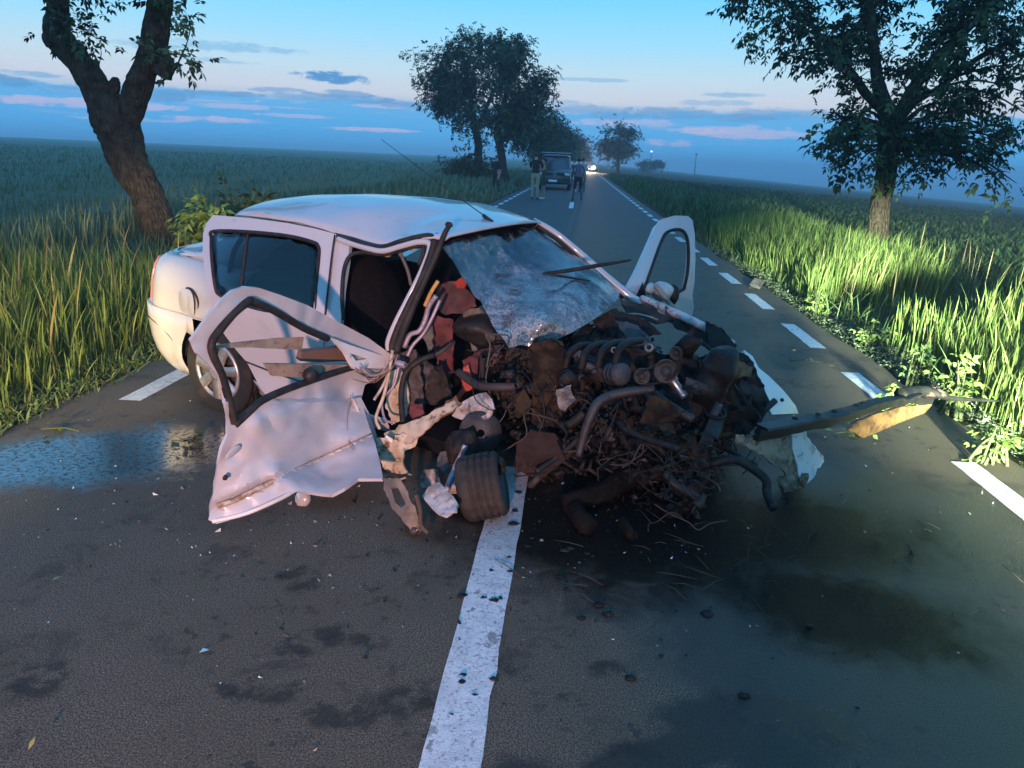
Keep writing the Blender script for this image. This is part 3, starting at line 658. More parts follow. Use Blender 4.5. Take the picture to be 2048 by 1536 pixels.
# big dark tree over the right verge
yR = 17.6
g0 = at(1748, 500, yR); g0[2] = gz(g0[0], g0[1]) - .1
tr = [[g0] + tp(yR, (1757, 440), (1766, 380), (1775, 320), (1778, 280), (1776, 245), (1768, 205), (1755, 150), (1745, 80), (1740, 0), (1730, -120), (1720, -250)), [.26, .215, .205, .215, .22, .19, .145, .12, .10, .085, .06, .03], 18]
lb = [tp(yR, (1780, 262), (1800, 225), (1830, 170), (1870, 120), (1920, 70), (1980, 10), (2040, -80)), [.17, .15, .13, .11, .09, .06, .03], 12]
lc = [tp(yR, (1790, 250), (1826, 205), (1880, 175), (1950, 120), (2060, 60)), [.10, .09, .07, .05, .03], 9]
ld_ = [tp(yR, (1772, 235), (1735, 190), (1690, 130), (1640, 70), (1590, 10)), [.11, .09, .07, .05, .03], 9]
BR = [B_(1600, 70, 80, 70, yR), B_(1490, 0, 50, 28, yR), B_(1545, 30, 50, 50, yR), B_(1580, 140, 60, 55, yR), B_(1680, 40, 110, 90, yR, .6), B_(1660, 150, 90, 70, yR, -.5), B_(1650, 225, 60, 40, yR, -.5), B_(1630, 275, 36, 24, yR, -.6), B_(1690, 270, 60, 36, yR, -.6), B_(1640, 320, 34, 24, yR, -.6),
      B_(1700, 335, 26, 22, yR, -.6), B_(1760, 80, 110, 100, yR, .8), B_(1850, 60, 100, 90, yR, .6), B_(1850, 190, 70, 60, yR, -.8), B_(1950, 60, 110, 90, yR), B_(1980, 190, 90, 70, yR, -.5), B_(1900, 240, 70, 50, yR, -.9), B_(1840, 290, 40, 40, yR, -.9), B_(1960, 290, 60, 50, yR, -.6),
      B_(1985, 355, 36, 36, yR, -.6), B_(1895, 345, 30, 34, yR, -.9), B_(2040, 250, 60, 90, yR), B_(1800, -100, 300, 140, yR), B_(2050, -60, 160, 140, yR), B_(1810, 350, 18, 20, yR, -.8), B_(1880, 310, 40, 22, yR, -.8)]
plant_tree('walnut_tree', 'large dark tree with a straight trunk standing in the lit right verge', [tr, lb, lc, ld_], BR, 3300, .155, 23, keep_leaf=300, nbr=130, clump=.17)
# the pair down the left verge
gA = np.array([-7.1, 51.5, gz(-7.1, 51.5)]); y1 = 51.5
T1 = [[gA] + tp(y1, (957, 310), (953, 270), (945, 225), (935, 160), (925, 100)), [.32, .27, .25, .2, .12, .05], 10]
T1b = [tp(y1, (954, 262), (975, 210), (1000, 150), (1010, 90)), [.16, .13, .08, .03], 8]
B1 = [B_(930, 140, 78, 62, y1), B_(885, 160, 50, 60, y1), B_(838, 115, 26, 36, y1), B_(860, 130, 30, 30, y1), B_(940, 80, 34, 32, y1), B_(890, 205, 44, 36, y1), B_(925, 255, 34, 24, y1), B_(985, 120, 60, 50, y1), B_(930, 215, 60, 40, y1), B_(870, 185, 26, 22, y1), B_(965, 280, 22, 16, y1)]
plant_tree('roadside_tree', 'broad dark tree rising over the bush, farther left of the dark pair', [T1, T1b], B1, 3300, .2, 31, group='dark trees along the left verge', nbr=70, clump=.34)
y2 = 47.0; gB = at(1010, 366, y2); gB[2] = gz(gB[0], gB[1])
T2 = [[gB] + tp(y2, (1004, 310), (994, 268), (1005, 220), (1020, 160), (1030, 110)), [.28, .24, .22, .18, .1, .05], 10]
T2b = [tp(y2, (1000, 290), (1030, 240), (1060, 180)), [.14, .1, .05], 8]
B2 = [B_(1020, 150, 66, 56, y2), B_(1045, 95, 20, 30, y2), B_(1000, 100, 40, 30, y2), B_(1065, 200, 40, 60, y2), B_(1085, 155, 20, 28, y2), B_(1020, 220, 60, 50, y2), B_(1050, 262, 40, 26, y2), B_(1000, 255, 24, 18, y2)]
plant_tree('roadside_tree', 'dark tree with a curved trunk right behind the standing people', [T2, T2b], B2, 3000, .2, 37, group='dark trees along the left verge', nbr=60, clump=.33)
for k, (px, top, y, rp) in enumerate([(1090, 205, 62, 44), (1112, 222, 76, 36), (1130, 240, 92, 30), (1145, 252, 112, 26), (1157, 266, 138, 22), (1167, 280, 170, 17), (1175, 292, 205, 13)]):
    g = at(px, 330, y); x = at(px, 330, y)[0] - .6; g = np.array([x, y, gz(x, y)]); hz_ = 326.0
    top_z = at(px, top, y)[2]; c_ = (top_z + .5) / 2 + .3; rz = (top_z - .7) / 2; rr_ = rp * y / FPX * 1.1
    bl = [(x + .3, y, c_, rr_ * .8, rr_ * .9, rz * .85), (x + rr_ * .45, y - .5, c_ - rz * .25, rr_ * .6, rr_ * .7, rz * .6), (x - rr_ * .4, y, c_ - rz * .1, rr_ * .7, rr_ * .7, rz * .6), (x, y, c_ + rz * .45, rr_ * .5, rr_ * .5, rz * .55)]
    plant_tree('roadside_tree', ['leafy tree just behind the dark van roof', 'second leafy tree behind the dark van', 'mid row tree sloping down behind the van', 'smaller row tree above the pale car behind the van', 'small row tree left of the oncoming headlights', 'tiny far tree close left of the oncoming headlights', 'farthest tiny tree at the end of the left row'][k],
               [[[g, g + [.1, 0, 1.4], np.array([x + .2, y, c_]), np.array([x + .3, y, c_ + rz * .6])], [.22, .18, .12, .04], 8]], bl, [1500, 1200, 900, 750, 600, 500, 400][k], .2 + .03 * k, 41 + k, group='dark trees along the left verge', nbr=26, clump=.45)
y3 = 118.0; x3 = at(1238, 330, y3)[0]; g3 = np.array([x3, y3, gz(x3, y3)])
B3 = [B_(1215, 285, 24, 26, y3), B_(1240, 268, 24, 24, y3), B_(1262, 285, 22, 26, y3), B_(1238, 300, 34, 24, y3), B_(1268, 305, 14, 16, y3), B_(1208, 305, 16, 14, y3)]
plant_tree('roadside_tree', 'lone round tree on the right of the distant road', [[[g3] + tp(y3, (1236, 318), (1238, 290), (1240, 265)), [.26, .22, .14, .05], 8]], B3, 1500, .3, 61, nbr=34, clump=.6)

# shrubs
def shrub(name, label, blobs, nleaf, ll, seed, lm, base, cat='shrub', keep=0, nst=6, pairs=3, group=None, clump=.1):
    global rng
    r0 = rng; rng = np.random.default_rng(seed); base = np.asarray(base, float); root = tag(empty(name, base), label, cat, group); st = MB(); P = []; D = []
    vol = np.array([b[3] * b[5] for b in blobs]); vol = vol / vol.sum()
    for i in range(nst * len(blobs)):
        b = blobs[rng.choice(len(blobs), p=vol)]; e = np.array(b[:3]) + unit(rng.normal(0, 1, 3)) * np.array(b[3:6]) * rng.uniform(.2, 1); s = base + [rng.normal(0, .05), rng.normal(0, .05), 0]
        pth = smoothpath([s, (s * .5 + e * .5) + [0, 0, .12 * np.linalg.norm(e - s)], e], 5); st.tube([p - base for p in pth], [.012, .003], 5, cap=False)
        for f in rng.uniform(.4, 1, max(1, nleaf // (nst * len(blobs)))): P.append(pth[int(f * (len(pth) - 1))] + rng.normal(0, clump, 3)); D.append(unit(rng.normal(0, .6, 3) + [0, 0, .25]))
    st.build('stem', mat('stem', (.06, .075, .03), .8), root)
    P = np.array(P); D = np.array(D); n = len(P); A = compound(P, D, ll * 1.5 * rng.uniform(.7, 1.2, n), ll * rng.uniform(.7, 1.2, n), pairs)
    single_leaves(root, base, A, np.clip(rng.beta(2, 2, len(A[0])), 0, 1), lm, keep, 'foliage'); rng = r0; return root
ys_ = 10.8
b0 = at(430, 470, ys_); b0[2] = gz(b0[0], b0[1])
shrub('walnut_sapling', 'yellow lit leafy sapling between the leaning trunk and the car roof', [B_(385, 425, 40, 22, ys_), B_(420, 420, 38, 22, ys_), B_(370, 450, 40, 16, ys_), B_(450, 440, 50, 26, ys_)], 110, .15, 71, fresh_litm, b0, 'sapling', keep=170, nst=5)
b1 = at(470, 460, ys_ + 1.2); b1[2] = gz(b1[0], b1[1])
shrub('walnut_sapling', 'dimmer leafy sapling poking up behind the car roof', [B_(462, 385, 28, 22, ys_ + 1.2), B_(490, 405, 36, 16, ys_ + 1.2), B_(520, 402, 26, 10, ys_ + 1.2)], 60, .14, 72, leafm, b1, 'sapling', keep=80, nst=5)
yb = 50.5; b2 = at(920, 352, yb); b2[2] = gz(b2[0], b2[1])
shrub('bush', 'dark bush at the foot of the broad tree left of the people', [B_(905, 328, 34, 20, yb), B_(940, 325, 36, 22, yb), B_(970, 335, 26, 18, yb), B_(990, 340, 24, 14, yb)], 700, .2, 73, leafm, b2, 'bush', nst=10, clump=.3)
for px, py, y, rp, lab, sd in [(1700, 520, 14.2, 30, 'pale leafy weed standing in front of the big tree foot', 74), (1850, 690, 5.9, 24, 'low bushy weed before the nearer lit grass', 75), (1745, 655, 7.2, 22, 'yellowish weed at the gap between the lit grass stands', 76), (1640, 590, 8.9, 24, 'small weed between road edge and far grass stand', 77), (1990, 860, 4.3, 32, 'bright leafy weed below the tip of the torn bumper bar', 78), (1800, 790, 5.2, 22, 'low weed on the verge above the torn bumper bar', 79), (1930, 720, 5.2, 36, 'wide feathery weed among the right lit grass', 80)]:
    b = at(px, py, y); g = gz(b[0], b[1]); hh = max(.12, b[2] - g)
    shrub('weed_plant', lab, [(b[0], b[1], g + hh * .75, rp * y / FPX, rp * y / FPX, hh * .45)], 46, .055 if sd != 74 else .1, sd, fresh_litm if sd != 75 else weedm, (b[0], b[1], g), 'weed', nst=12, pairs=2, clump=.04)
# clover and small weeds along the right road edge
n = 5200; x = 2.68 + np.abs(rng.normal(0, .28, n)); y = np.exp(rng.uniform(math.log(2.6), math.log(24), n)); P = np.c_[x, y, gz(x, y) + rng.uniform(.0, .09, n)]
A = compound(P, unit(rng.normal(0, 1, (n, 3)) + [0, 0, .8]), rng.uniform(.02, .06, n), rng.uniform(.018, .038, n), 1)
v_, t_ = leafmesh(*A); tag(npobj('ground_weeds', v_, t_, mat('clover', (.08, .12, .06), .6, attr=[(0, (.03, .055, .022)), (.6, (.075, .11, .05)), (1, (.19, .2, .15))]), np.repeat(rng.uniform(0, 1, len(A[0])), 6)), kind='stuff')
n = 1500; x = -3.2 - np.abs(rng.normal(0, .2, n)); y = np.exp(rng.uniform(math.log(2.6), math.log(14), n)); P = np.c_[x, y, gz(x, y) + rng.uniform(.0, .07, n)]
A = compound(P, unit(rng.normal(0, 1, (n, 3)) + [0, 0, .8]), rng.uniform(.02, .05, n), rng.uniform(.018, .035, n), 1)
v_, t_ = leafmesh(*A); tag(npobj('ground_weeds', v_, t_, weedm, np.repeat(rng.uniform(0, 1, len(A[0])), 6)), kind='stuff')
# ------------------------------------------------------------------ the wrecked car
car = empty('wrecked_car', (0, 0, 0)); car.matrix_world = Matrix([[*CR[i], CO[i]] for i in range(3)] + [[0, 0, 0, 1]])
tag(car, 'white crashed sedan with its front torn off, standing across the road', 'car')
paint = mat('white_paint', (.46, .455, .47), .30, coat=.7, col2=(.40, .39, .385), sc=2.5, amt=(.5, .75), dirt=(.26, .21, .15), dsc=7, damt=(.60, .82))
paintd = mat('dirty_white_paint', (.70, .69, .67), .42, col2=(.55, .52, .47), sc=5, amt=(.45, .7), dirt=(.20, .15, .10), dsc=14, damt=(.56, .72), bump=.15, bsc=30)
rubber = mat('black_rubber', (.012, .012, .012), .6, spec=.3, col2=(.03, .028, .025), sc=14, bump=.2, bsc=50)
plastic = mat('black_plastic', (.014, .014, .014), .5, spec=.3, col2=(.035, .032, .03), sc=9, bump=.15, bsc=60, dirt=(.07, .055, .04), dsc=10, damt=(.6, .8))
fabric = mat('seat_fabric', (.006, .006, .007), .95, spec=.1, col2=(.011, .011, .012), sc=30, bump=.3, bsc=120)
trim = mat('tan_trim', (.36, .27, .20), .6, col2=(.25, .19, .14), sc=7, dirt=(.10, .075, .05), dsc=9)
glass = mat('tinted_glass', (.25, .32, .36), .03, trans=1.0, spec=.5)
silver = mat('hubcap_silver', (.55, .55, .56), .35, metal=.6, col2=(.35, .33, .3), sc=8, dirt=(.14, .11, .08), dsc=6, damt=(.6, .8))
tyrem = mat('tyre', (.013, .013, .013), .85, col2=(.045, .035, .027), sc=5, amt=(.5, .75), bump=.3, bsc=50)
chrome = mat('bare_metal', (.5, .5, .5), .3, metal=.9, col2=(.2, .18, .16), sc=10, rough2=.6)
redlens = mat('red_lens', (.36, .14, .15), .15, coat=.5)

# rear body, wrapped round the corner
Z_ = [.20, .26, .34, .42, .50, .56, .60, .70, .80, .88, .93, .965, .985]
W_ = [.68, .75, .795, .81, .818, .815, .812, .808, .798, .775, .745, .69, .62]
XR = [-.58, -.70, -.79, -.83, -.85, -.845, -.79, -.775, -.765, -.755, -.745, -.715, -.68]
zz = np.arange(.20, .986, .0245); ww = np.interp(zz, Z_, W_); xr = np.interp(zz, Z_, XR)
def quarter(sg):
    xside = np.arange(1.30, -.43, -.03); cols = len(xside) + 22; V = []; idx = {}
    for i, z in enumerate(zz):
        for j in range(cols):
            if j < len(xside): x, y = xside[j], ww[i] * (1 - .02 * max(0, -xside[j]))
            else:
                t_ = (j - len(xside) + 1) / 22 * math.pi / 2; xc = -.43; x = xc - (xc - xr[i]) * math.sin(t_) ** .9; y = ww[i] * (1 - .0086) * max(0, math.cos(t_)) ** .42
            rr = math.hypot(x - 0.0, z - .33)
            if rr < .315 and y > .3: 
                k = .315 / max(rr, .01); x2, z2 = x * k, .33 + (z - .33) * k
                if z2 > .19: x, z = (x2, z2) if rr > .275 else (x, z)
            V.append((x, sg * (y + (.012 * math.exp(-((math.hypot(x, z - .33) - .345) / .05) ** 2) if y > .5 else 0)), z))
    F = []
    for i in range(len(zz) - 1):
        for j in range(cols - 1):
            q = (i * cols + j, i * cols + j + 1, (i + 1) * cols + j + 1, (i + 1) * cols + j); c_ = np.mean([V[k] for k in q], axis=0)
            if abs(c_[1]) > .3 and math.hypot(c_[0], c_[2] - .33) < .31: continue
            if c_[0] > .30 and c_[2] > .34: continue
            if c_[0] > .22 and c_[2] > .62: continue
            F.append(q if sg < 0 else q[::-1])
    return V, F
for sg in (-1, 1):
    V, F = quarter(sg); o = obj('rear_quarter', V, F, paint, car); s_ = o.modifiers.new('s', 'SOLIDIFY'); s_.thickness = .006; s_.offset = -1 if sg < 0 else -1
# trunk lid
V = []; F = []; nxx, nyy = 14, 17
for i in range(nxx):
    f = i / (nxx - 1); x = -.70 + f * .56
    for j in range(nyy):
        g = j / (nyy - 1) * 2 - 1; wdt = .665 * (1 - .16 * (1 - f) ** 3); V.append((x - .03 * (1 - f) * g * g * 1.5 + (.06 * g * g * (1 - f)), g * wdt, .972 + .045 * (1 - g * g) + .035 * f - .012 * (1 - f) ** 4))
F = [(i * nyy + j, (i + 1) * nyy + j, (i + 1) * nyy + j + 1, i * nyy + j + 1) for i in range(nxx - 1) for j in range(nyy - 1)]
o = obj('trunk_lid', V, F, paint, car); o.modifiers.new('s', 'SOLIDIFY').thickness = .01
# bumper seam and tail light
MB().tube([(-.845 + .02 * 0, -.30, .575), (-.815, -.62, .575), (-.70, -.765, .573), (-.55, -.806, .55), (-.42, -.812, .49), (-.335, -.812, .42)], .0035, 5).build('bumper_seam', rubber, car)
V = []; F = []
for i in range(9):
    z = .60 + .335 * i / 8
    for j in range(7):
        t_ = .78 + .45 * j / 6; w_ = np.interp(z, Z_, W_); xrr = np.interp(z, Z_, XR); e = .008
        V.append((-.43 - (-.43 - xrr) * math.sin(t_) ** .9 - e, -(w_ * .992 * math.cos(t_) ** .42) - e, z))
F = [(i * 7 + j, i * 7 + j + 1, (i + 1) * 7 + j + 1, (i + 1) * 7 + j) for i in range(8) for j in range(6)]
V = [v for v in V]; o = obj('tail_light', V, F, redlens, car); o.modifiers.new('s', 'SOLIDIFY').thickness = .012
# fuel flap, slightly sprung
fl = MB(); th = np.linspace(0, 2 * np.pi, 25)[:-1]; V = []
for r_ in (.088, .083, .0):
    for a in th: V.append((-.22 + r_ * abs(math.cos(a)) ** .75 * np.sign(math.cos(a)) * .95, -.811 - (.004 if r_ < .085 else 0) - .024 * max(-.1, r_ / .088 * math.cos(a)), .735 + r_ * abs(math.sin(a)) ** .75 * np.sign(math.sin(a))))
F = [(i * 24 + j, i * 24 + (j + 1) % 24, (i + 1) * 24 + (j + 1) % 24, (i + 1) * 24 + j) for i in range(2) for j in range(24)]
obj('fuel_flap', V, F, paint, car)
MB().tube([(-.215 + .088 * math.cos(a), -.808, .735 + .09 * math.sin(a)) for a in np.linspace(-1.0, 1.7, 16)], .007, 6).build('flap_gap', rubber, car)
# C pillars, rear window
for sg in (-1, 1):
    V, F = [], []
    for i in range(9):
        f = i / 8; x0 = -.40 + .62 * f; x1 = .18 + .30 * f ** 1.2; y = .66 - .15 * f - .02 * math.sin(f * 3.1); z = .97 + .33 * f
        V += [(x0, sg * (y - .03), z + .01), (x0 + .03, sg * y, z), (x1, sg * (y + .02), z)]
        if i: 
            for k in range(2): F.append((3 * i - 3 + k, 3 * i - 2 + k, 3 * i + 1 + k, 3 * i + k))
    o = obj('rear_pillar', V, F, paint, car); o.modifiers.new('s', 'SOLIDIFY').thickness = .03
V, F = [], []
for i in range(5):
    f = i / 4
    for j in range(9):
        g = j / 4 - 1; V.append((-.38 + .60 * f - .05 * (1 - g * g), g * (.62 - .14 * f), .98 + .33 * f))
    if i: F += [((i - 1) * 9 + j, (i - 1) * 9 + j + 1, i * 9 + j + 1, i * 9 + j) for j in range(8)]
obj('rear_window', V, F, glass, car)
# roof skin, buckled over the right front door
def roofz(x, y):
    g = min(1.0, abs(y) / .585); zc = np.interp(x, [-.2, -.13, .12, .45, .78, 1.07, 1.3, 1.5], [1.315, 1.335, 1.385, 1.425, 1.44, 1.43, 1.405, 1.37])
    ze = np.interp(x, [-.1, -.04, .24, .48, .66, .80, .95, 1.05, 1.15, 1.26, 1.4, 1.5], [1.25, 1.275, 1.305, 1.31, 1.295, 1.27, 1.25, 1.247, 1.27, 1.315, 1.343, 1.345]) if y < 0 else np.interp(x, [-.1, .3, .7, 1.07, 1.45], [1.26, 1.36, 1.40, 1.405, 1.34])
    z = zc + (ze - zc) * g ** 2.1
    z += .018 * math.exp(-((x - .78) / .13) ** 2 - ((y + .40) / .13) ** 2) - .014 * math.exp(-((x - 1.08) / .10) ** 2 - ((y + .30) / .16) ** 2) + .012 * math.exp(-((x - 1.25) / .08) ** 2 - ((y + .35) / .12) ** 2)
    return z
V, F = [], []; nx_, ny_ = 46, 33
for i in range(nx_):
    x = -.09 + (1.48 + .09) * i / (nx_ - 1)
    for j in range(ny_):
        g = j / (ny_ - 1) * 2 - 1; hw = .585 - .14 * max(0, (.3 - x)) ** 1.2 - .04 * max(0, x - 1.2)
        xx = x + (.05 * (1 - g * g) * (1 if x > .6 else -1) * abs(x - .6) / .85)
        V.append((xx, g * hw, roofz(x, g * hw) - (.012 if abs(g) > .99 else 0)))
F = [(i * ny_ + j, (i + 1) * ny_ + j, (i + 1) * ny_ + j + 1, i * ny_ + j + 1) for i in range(nx_ - 1) for j in range(ny_ - 1)]
o = obj('roof', V, F, paint, car); s_ = o.modifiers.new('s', 'SOLIDIFY'); s_.thickness = .012; s_.offset = -1
obj('headliner', [(v[0] * .97 + .02, v[1] * .97, v[2] - .035) for v in V], F, fabric, car)
panel('roof_rail', [(462, 446), (480, 430), (520, 424), (580, 436), (630, 448), (674, 462), (674, 486), (620, 472), (560, 458), (500, 452)], [(470, 440, 'y', -.55), (580, 440, 'y', -.565), (672, 470, 'y', -.572)], paint, car, th=.03, step=10)
# antenna
at_ = lambda *p: lp(*p)
MB().tube([lp(984, 446, 'y', -.05), lp(966, 430, 'y', -.05)], [.016, .010], 8).tube(smoothpath([lp(968, 431, 'y', -.05), lp(900, 382, 'y', -.05), lp(762, 278, 'y', -.05)], 6), [.0035, .0016], 5).build('antenna', rubber, car)
# roof rail on the right side: seal and white door frame
pipe('roof_seal', [(668, 470, 'y', -.585), (700, 478, 'y', -.59), (735, 489, 'y', -.60), (765, 494, 'y', -.60), (800, 483, 'y', -.59), (835, 474, 'y', -.575), (862, 472, 'y', -.56), (872, 486, 'y', -.56)], .014, rubber, car)
pipe('door_frame_rail', [(676, 478, 'y', -.60), (705, 488, 'y', -.60), (740, 498, 'y', -.61), (768, 502, 'y', -.61), (805, 492, 'y', -.60), (838, 484, 'y', -.59), (858, 487, 'y', -.58), (858, 505, 'y', -.59), (840, 550, 'y', -.64), (815, 600, 'y', -.69), (792, 645, 'y', -.73), (777, 682, 'y', -.75), (778, 700, 'y', -.75)], .017, paint, car)
pipe('pillar_seal', [(870, 480, 'y', -.57), (862, 510, 'y', -.60), (842, 562, 'y', -.65), (818, 610, 'y', -.70), (797, 655, 'y', -.73), (785, 690, 'y', -.75), (788, 708, 'y', -.75)], .021, rubber, car)
pipe('door_seal', [(687, 640, 'y', -.76), (684, 590, 'y', -.73), (688, 540, 'y', -.68), (700, 512, 'y', -.64), (725, 505, 'y', -.62), (770, 509, 'y', -.61), (806, 499, 'y', -.60), (838, 492, 'y', -.59), (848, 498, 'y', -.59), (838, 530, 'y', -.62)], .011, rubber, car)
pipe('rubber_strip', [(901, 447, 'y', -.60), (888, 470, 'y', -.60), (868, 520, 'y', -.63), (845, 570, 'y', -.68), (815, 640, 'y', -.73), (792, 705, 'y', -.76)], [.013, .015, .017, .02, .02], rubber, car)
MB().blob(lp(898, 450, 'y', -.60), (.022, .014, .016), 3, .3).build('strip_end', rubber, car)
# B pillar
panel('centre_pillar', [(672, 470), (700, 484), (694, 530), (686, 580), (682, 640), (676, 700), (700, 730), (640, 730), (640, 690), (650, 620), (660, 540)], [(672, 470, 'y', -.59), (700, 484, 'y', -.59), (655, 640, 'y', -.78), (682, 640, 'y', -.77), (660, 730, 'y', -.79)], paint, car, th=.03)
pipe('pillar_gap', [(670, 470, 'y', -.60), (664, 510, 'y', -.66), (657, 570, 'y', -.74), (650, 632, 'y', -.79)], .006, rubber, car)
# rear door, hanging a little open
RD = [(672, 469, 'y', -.60), (650, 640, 'y', -.785), (426, 430, 'y', -.70), (415, 560, 'y', -.90), (640, 800, 'y', -.80), (470, 700, 'y', -.86)]
win = [(427, 463), (497, 464), (575, 472), (624, 484), (636, 492), (638, 510), (632, 572), (624, 640), (540, 625), (470, 604), (440, 590), (431, 575), (424, 520), (423, 478)]
def rd_disp(px, py): return -.018 * math.exp(-((py - 650) / 60) ** 2) + (.02 * math.exp(-((py - 740) / 30) ** 2)) 
rdoor = panel('rear_door', [(426, 430), (500, 436), (575, 446), (630, 457), (672, 468), (667, 500), (658, 570), (650, 632), (646, 700), (652, 760), (660, 820), (600, 826), (548, 812), (520, 775), (494, 725), (468, 695), (446, 665), (424, 612), (412, 560), (405, 505), (406, 467), (413, 446)], RD, paint, car, holes=[win], th=.022, disp=rd_disp, step=10)
V, F = sheet([(x * .985 + 8, y * .985 + 8) for x, y in win], RD, th=.004, disp=lambda x, y: .012); obj('door_window', V, F, glass, rdoor)
def loopseal(name, pts, ctrl, r, m, parent, dd=-.002, closed=True):
    f = tps([(c[0], c[1]) for c in ctrl], np.array([1.0 / dist(*c) for c in ctrl])); Q = closedsmooth(pts, 4) if closed else [np.asarray(p) for p in smoothpath(pts, 5)]
    if closed: Q = Q + [Q[0]]
    P = [loc(CAMP + ray(*q) * (1 / f([q])[0] + dd)) for q in Q]; return MB().tube(P, r, 8).build(name, m, parent)
loopseal('window_seal', win, RD, .011, rubber, rdoor)
loopseal('window_bar', [(496, 466), (487, 530), (480, 600)], RD, .010, rubber, rdoor, closed=False, dd=.01)
loopseal('moulding_groove', [(470, 715), (560, 750), (645, 775)], RD, .004, rubber, rdoor, closed=False)
pipe('body_seal', [(489, 470, 'y', -.62), (470, 500, 'y', -.66), (460, 545, 'y', -.71), (462, 600, 'y', -.76), (480, 660, 'y', -.78)], .016, rubber, car)
# front door, torn open a right angle, outer skin to the viewer
FD = [(425, 1045, 'g', .05), (764, 957, 'g', .13), (690, 972, 'g', .11), (593, 985, 'g', .11), (755, 800, 'x', 1.26), (781, 708, 'x', 1.26), (491, 573, 'x', 1.20), (385, 680, 'x', 1.22), (457, 860, 'x', 1.24), (620, 770, 'x', 1.23), (600, 880, 'x', 1.29), (690, 860, 'x', 1.30), (650, 940, 'x', 1.33), (540, 860, 'x', 1.27)]
fwin = [(501, 598), (547, 618), (607, 652), (660, 676), (684, 690), (706, 735), (640, 757), (568, 783), (522, 803), (498, 826), (471, 853), (463, 825), (444, 757), (426, 713), (419, 692), (424, 675), (438, 657), (466, 624), (484, 606)]
fout = [(781, 708), (737, 676), (666, 638), (614, 610), (561, 590), (519, 576), (491, 573), (466, 581), (441, 602), (413, 637), (382, 680), (394, 705), (420, 732), (438, 757), (450, 795), (455, 841), (456, 869), (445, 894), (436, 929), (426, 992), (417, 1040), (433, 1048), (491, 1031), (561, 1000), (593, 983), (624, 985), (663, 990), (688, 976), (716, 957), (766, 957), (760, 925), (750, 885), (738, 852), (722, 800), (730, 770), (772, 745)]
def fd_disp(px, py):
    d = 0.0
    s_ = (py - 835) - (px - 470) * -.30                          # shoulder fold below the window
    d += .012 * math.exp(-(s_ / 14) ** 2)
    ln = lambda x0, y0, x1, y1: ((px - x0) * (y1 - y0) - (py - y0) * (x1 - x0)) / math.hypot(x1 - x0, y1 - y0)
    if py > 800:
        k = ln(437, 1010, 720, 880); d += .016 * math.exp(-(k / 7) ** 2) - .012 * (1 / (1 + math.exp(-max(-40, min(40, k / 5)))))
        k = ln(575, 960, 700, 985); d += -.03 * math.exp(-(k / 26) ** 2) * (1 if px > 560 else math.exp(-((px - 560) / 20) ** 2))
    d += .03 * math.exp(-((px - 690) / 22) ** 2 - ((py - 792) / 30) ** 2) - .02 * math.exp(-((px - 655) / 26) ** 2 - ((py - 800) / 36) ** 2)
    d += .014 * math.exp(-((px - 467) / 19) ** 2 - ((py - 906) / 17) ** 2)
    d += -.012 * math.exp(-((px - 510) / 20) ** 2 - ((py - 850) / 40) ** 2)
    return d * 1.7
fdoor = panel('front_door', fout, FD, paint, car, holes=[fwin], th=.016, step=7, disp=fd_disp, dent=.024, dsc=5, sharp=22)
fdoor['label'] = 'crumpled right front door torn wide open'
loopseal('window_seal', [(501, 600), (547, 621), (607, 656), (655, 677)], FD, .017, rubber, fdoor, closed=False)
loopseal('window_seal', [(501, 600), (470, 624), (440, 660), (424, 685), (427, 712), (446, 757), (464, 822), (470, 846)], FD, .018, rubber, fdoor, closed=False)
loopseal('window_seal', [(470, 850), (500, 822), (526, 800), (575, 778), (640, 755), (708, 733)], FD, .017, rubber, fdoor, closed=False, dd=-.008)
lv = lambda pts, r, nm, m: loopseal(nm, pts, FD, r, m, fdoor, closed=False, dd=.04)
panel('trim_strip', [(438, 690), (520, 680), (560, 676), (608, 674), (604, 700), (560, 698), (500, 695), (440, 696)], [(438, 690, 'x', 1.16), (608, 674, 'x', 1.14), (604, 700, 'x', 1.15)], trim, fdoor, th=.02, step=8, dent=.004, dsc=20)
panel('regulator_rail', [(530, 728), (700, 730), (706, 742), (640, 752), (612, 755), (545, 752)], [(530, 728, 'x', 1.20), (700, 730, 'x', 1.21), (545, 752, 'x', 1.19)], trim, fdoor, th=.015, holes=[[(566, 739), (571, 738), (572, 744), (567, 745)], [(596, 740), (606, 740), (606, 746), (598, 745)]], step=8)
panel('armrest', [(604, 704), (680, 696), (700, 715), (694, 722), (640, 725), (600, 722)], [(604, 704, 'x', 1.13), (680, 696, 'x', 1.15), (640, 725, 'x', 1.12)], mat('brown_trim', (.16, .10, .075), .7), fdoor, th=.03, step=8)
panel('corner_plate', [(664, 676), (700, 690), (768, 712), (770, 735), (708, 738), (690, 705)], [(664, 676, 'x', 1.22), (768, 712, 'x', 1.245), (708, 738, 'x', 1.24)], paintd, fdoor, th=.02, holes=[[(700, 706), (735, 718), (712, 722)]], step=8)
MB().lathe([(0, .03), (.03, .028), (.035, .0), (.03, -.02)], lp(620, 750, 'x', 1.24), (1, -.2, .1), 12).build('mirror_stub', plastic, fdoor)
MB().blob(lp(466, 904, 'x', 1.275), (.005, .045, .018), 2, .1, rot=Euler((0.35, 0, 0)).to_matrix()).build('door_handle', paint, fdoor)
MB().lathe([(0, .006), (.011, .006), (.013, 0)], lp(450, 955, 'x', 1.275), (1, -.1, 0), 14).build('lock_barrel', plastic, fdoor)
loopseal('hem_flange', [(434, 1012), (470, 1000), (520, 975), (560, 955)], FD, .012, mat('rusty_edge', (.22, .14, .08), .8, col2=(.5, .42, .34), sc=30), fdoor, closed=False, dd=-.01)
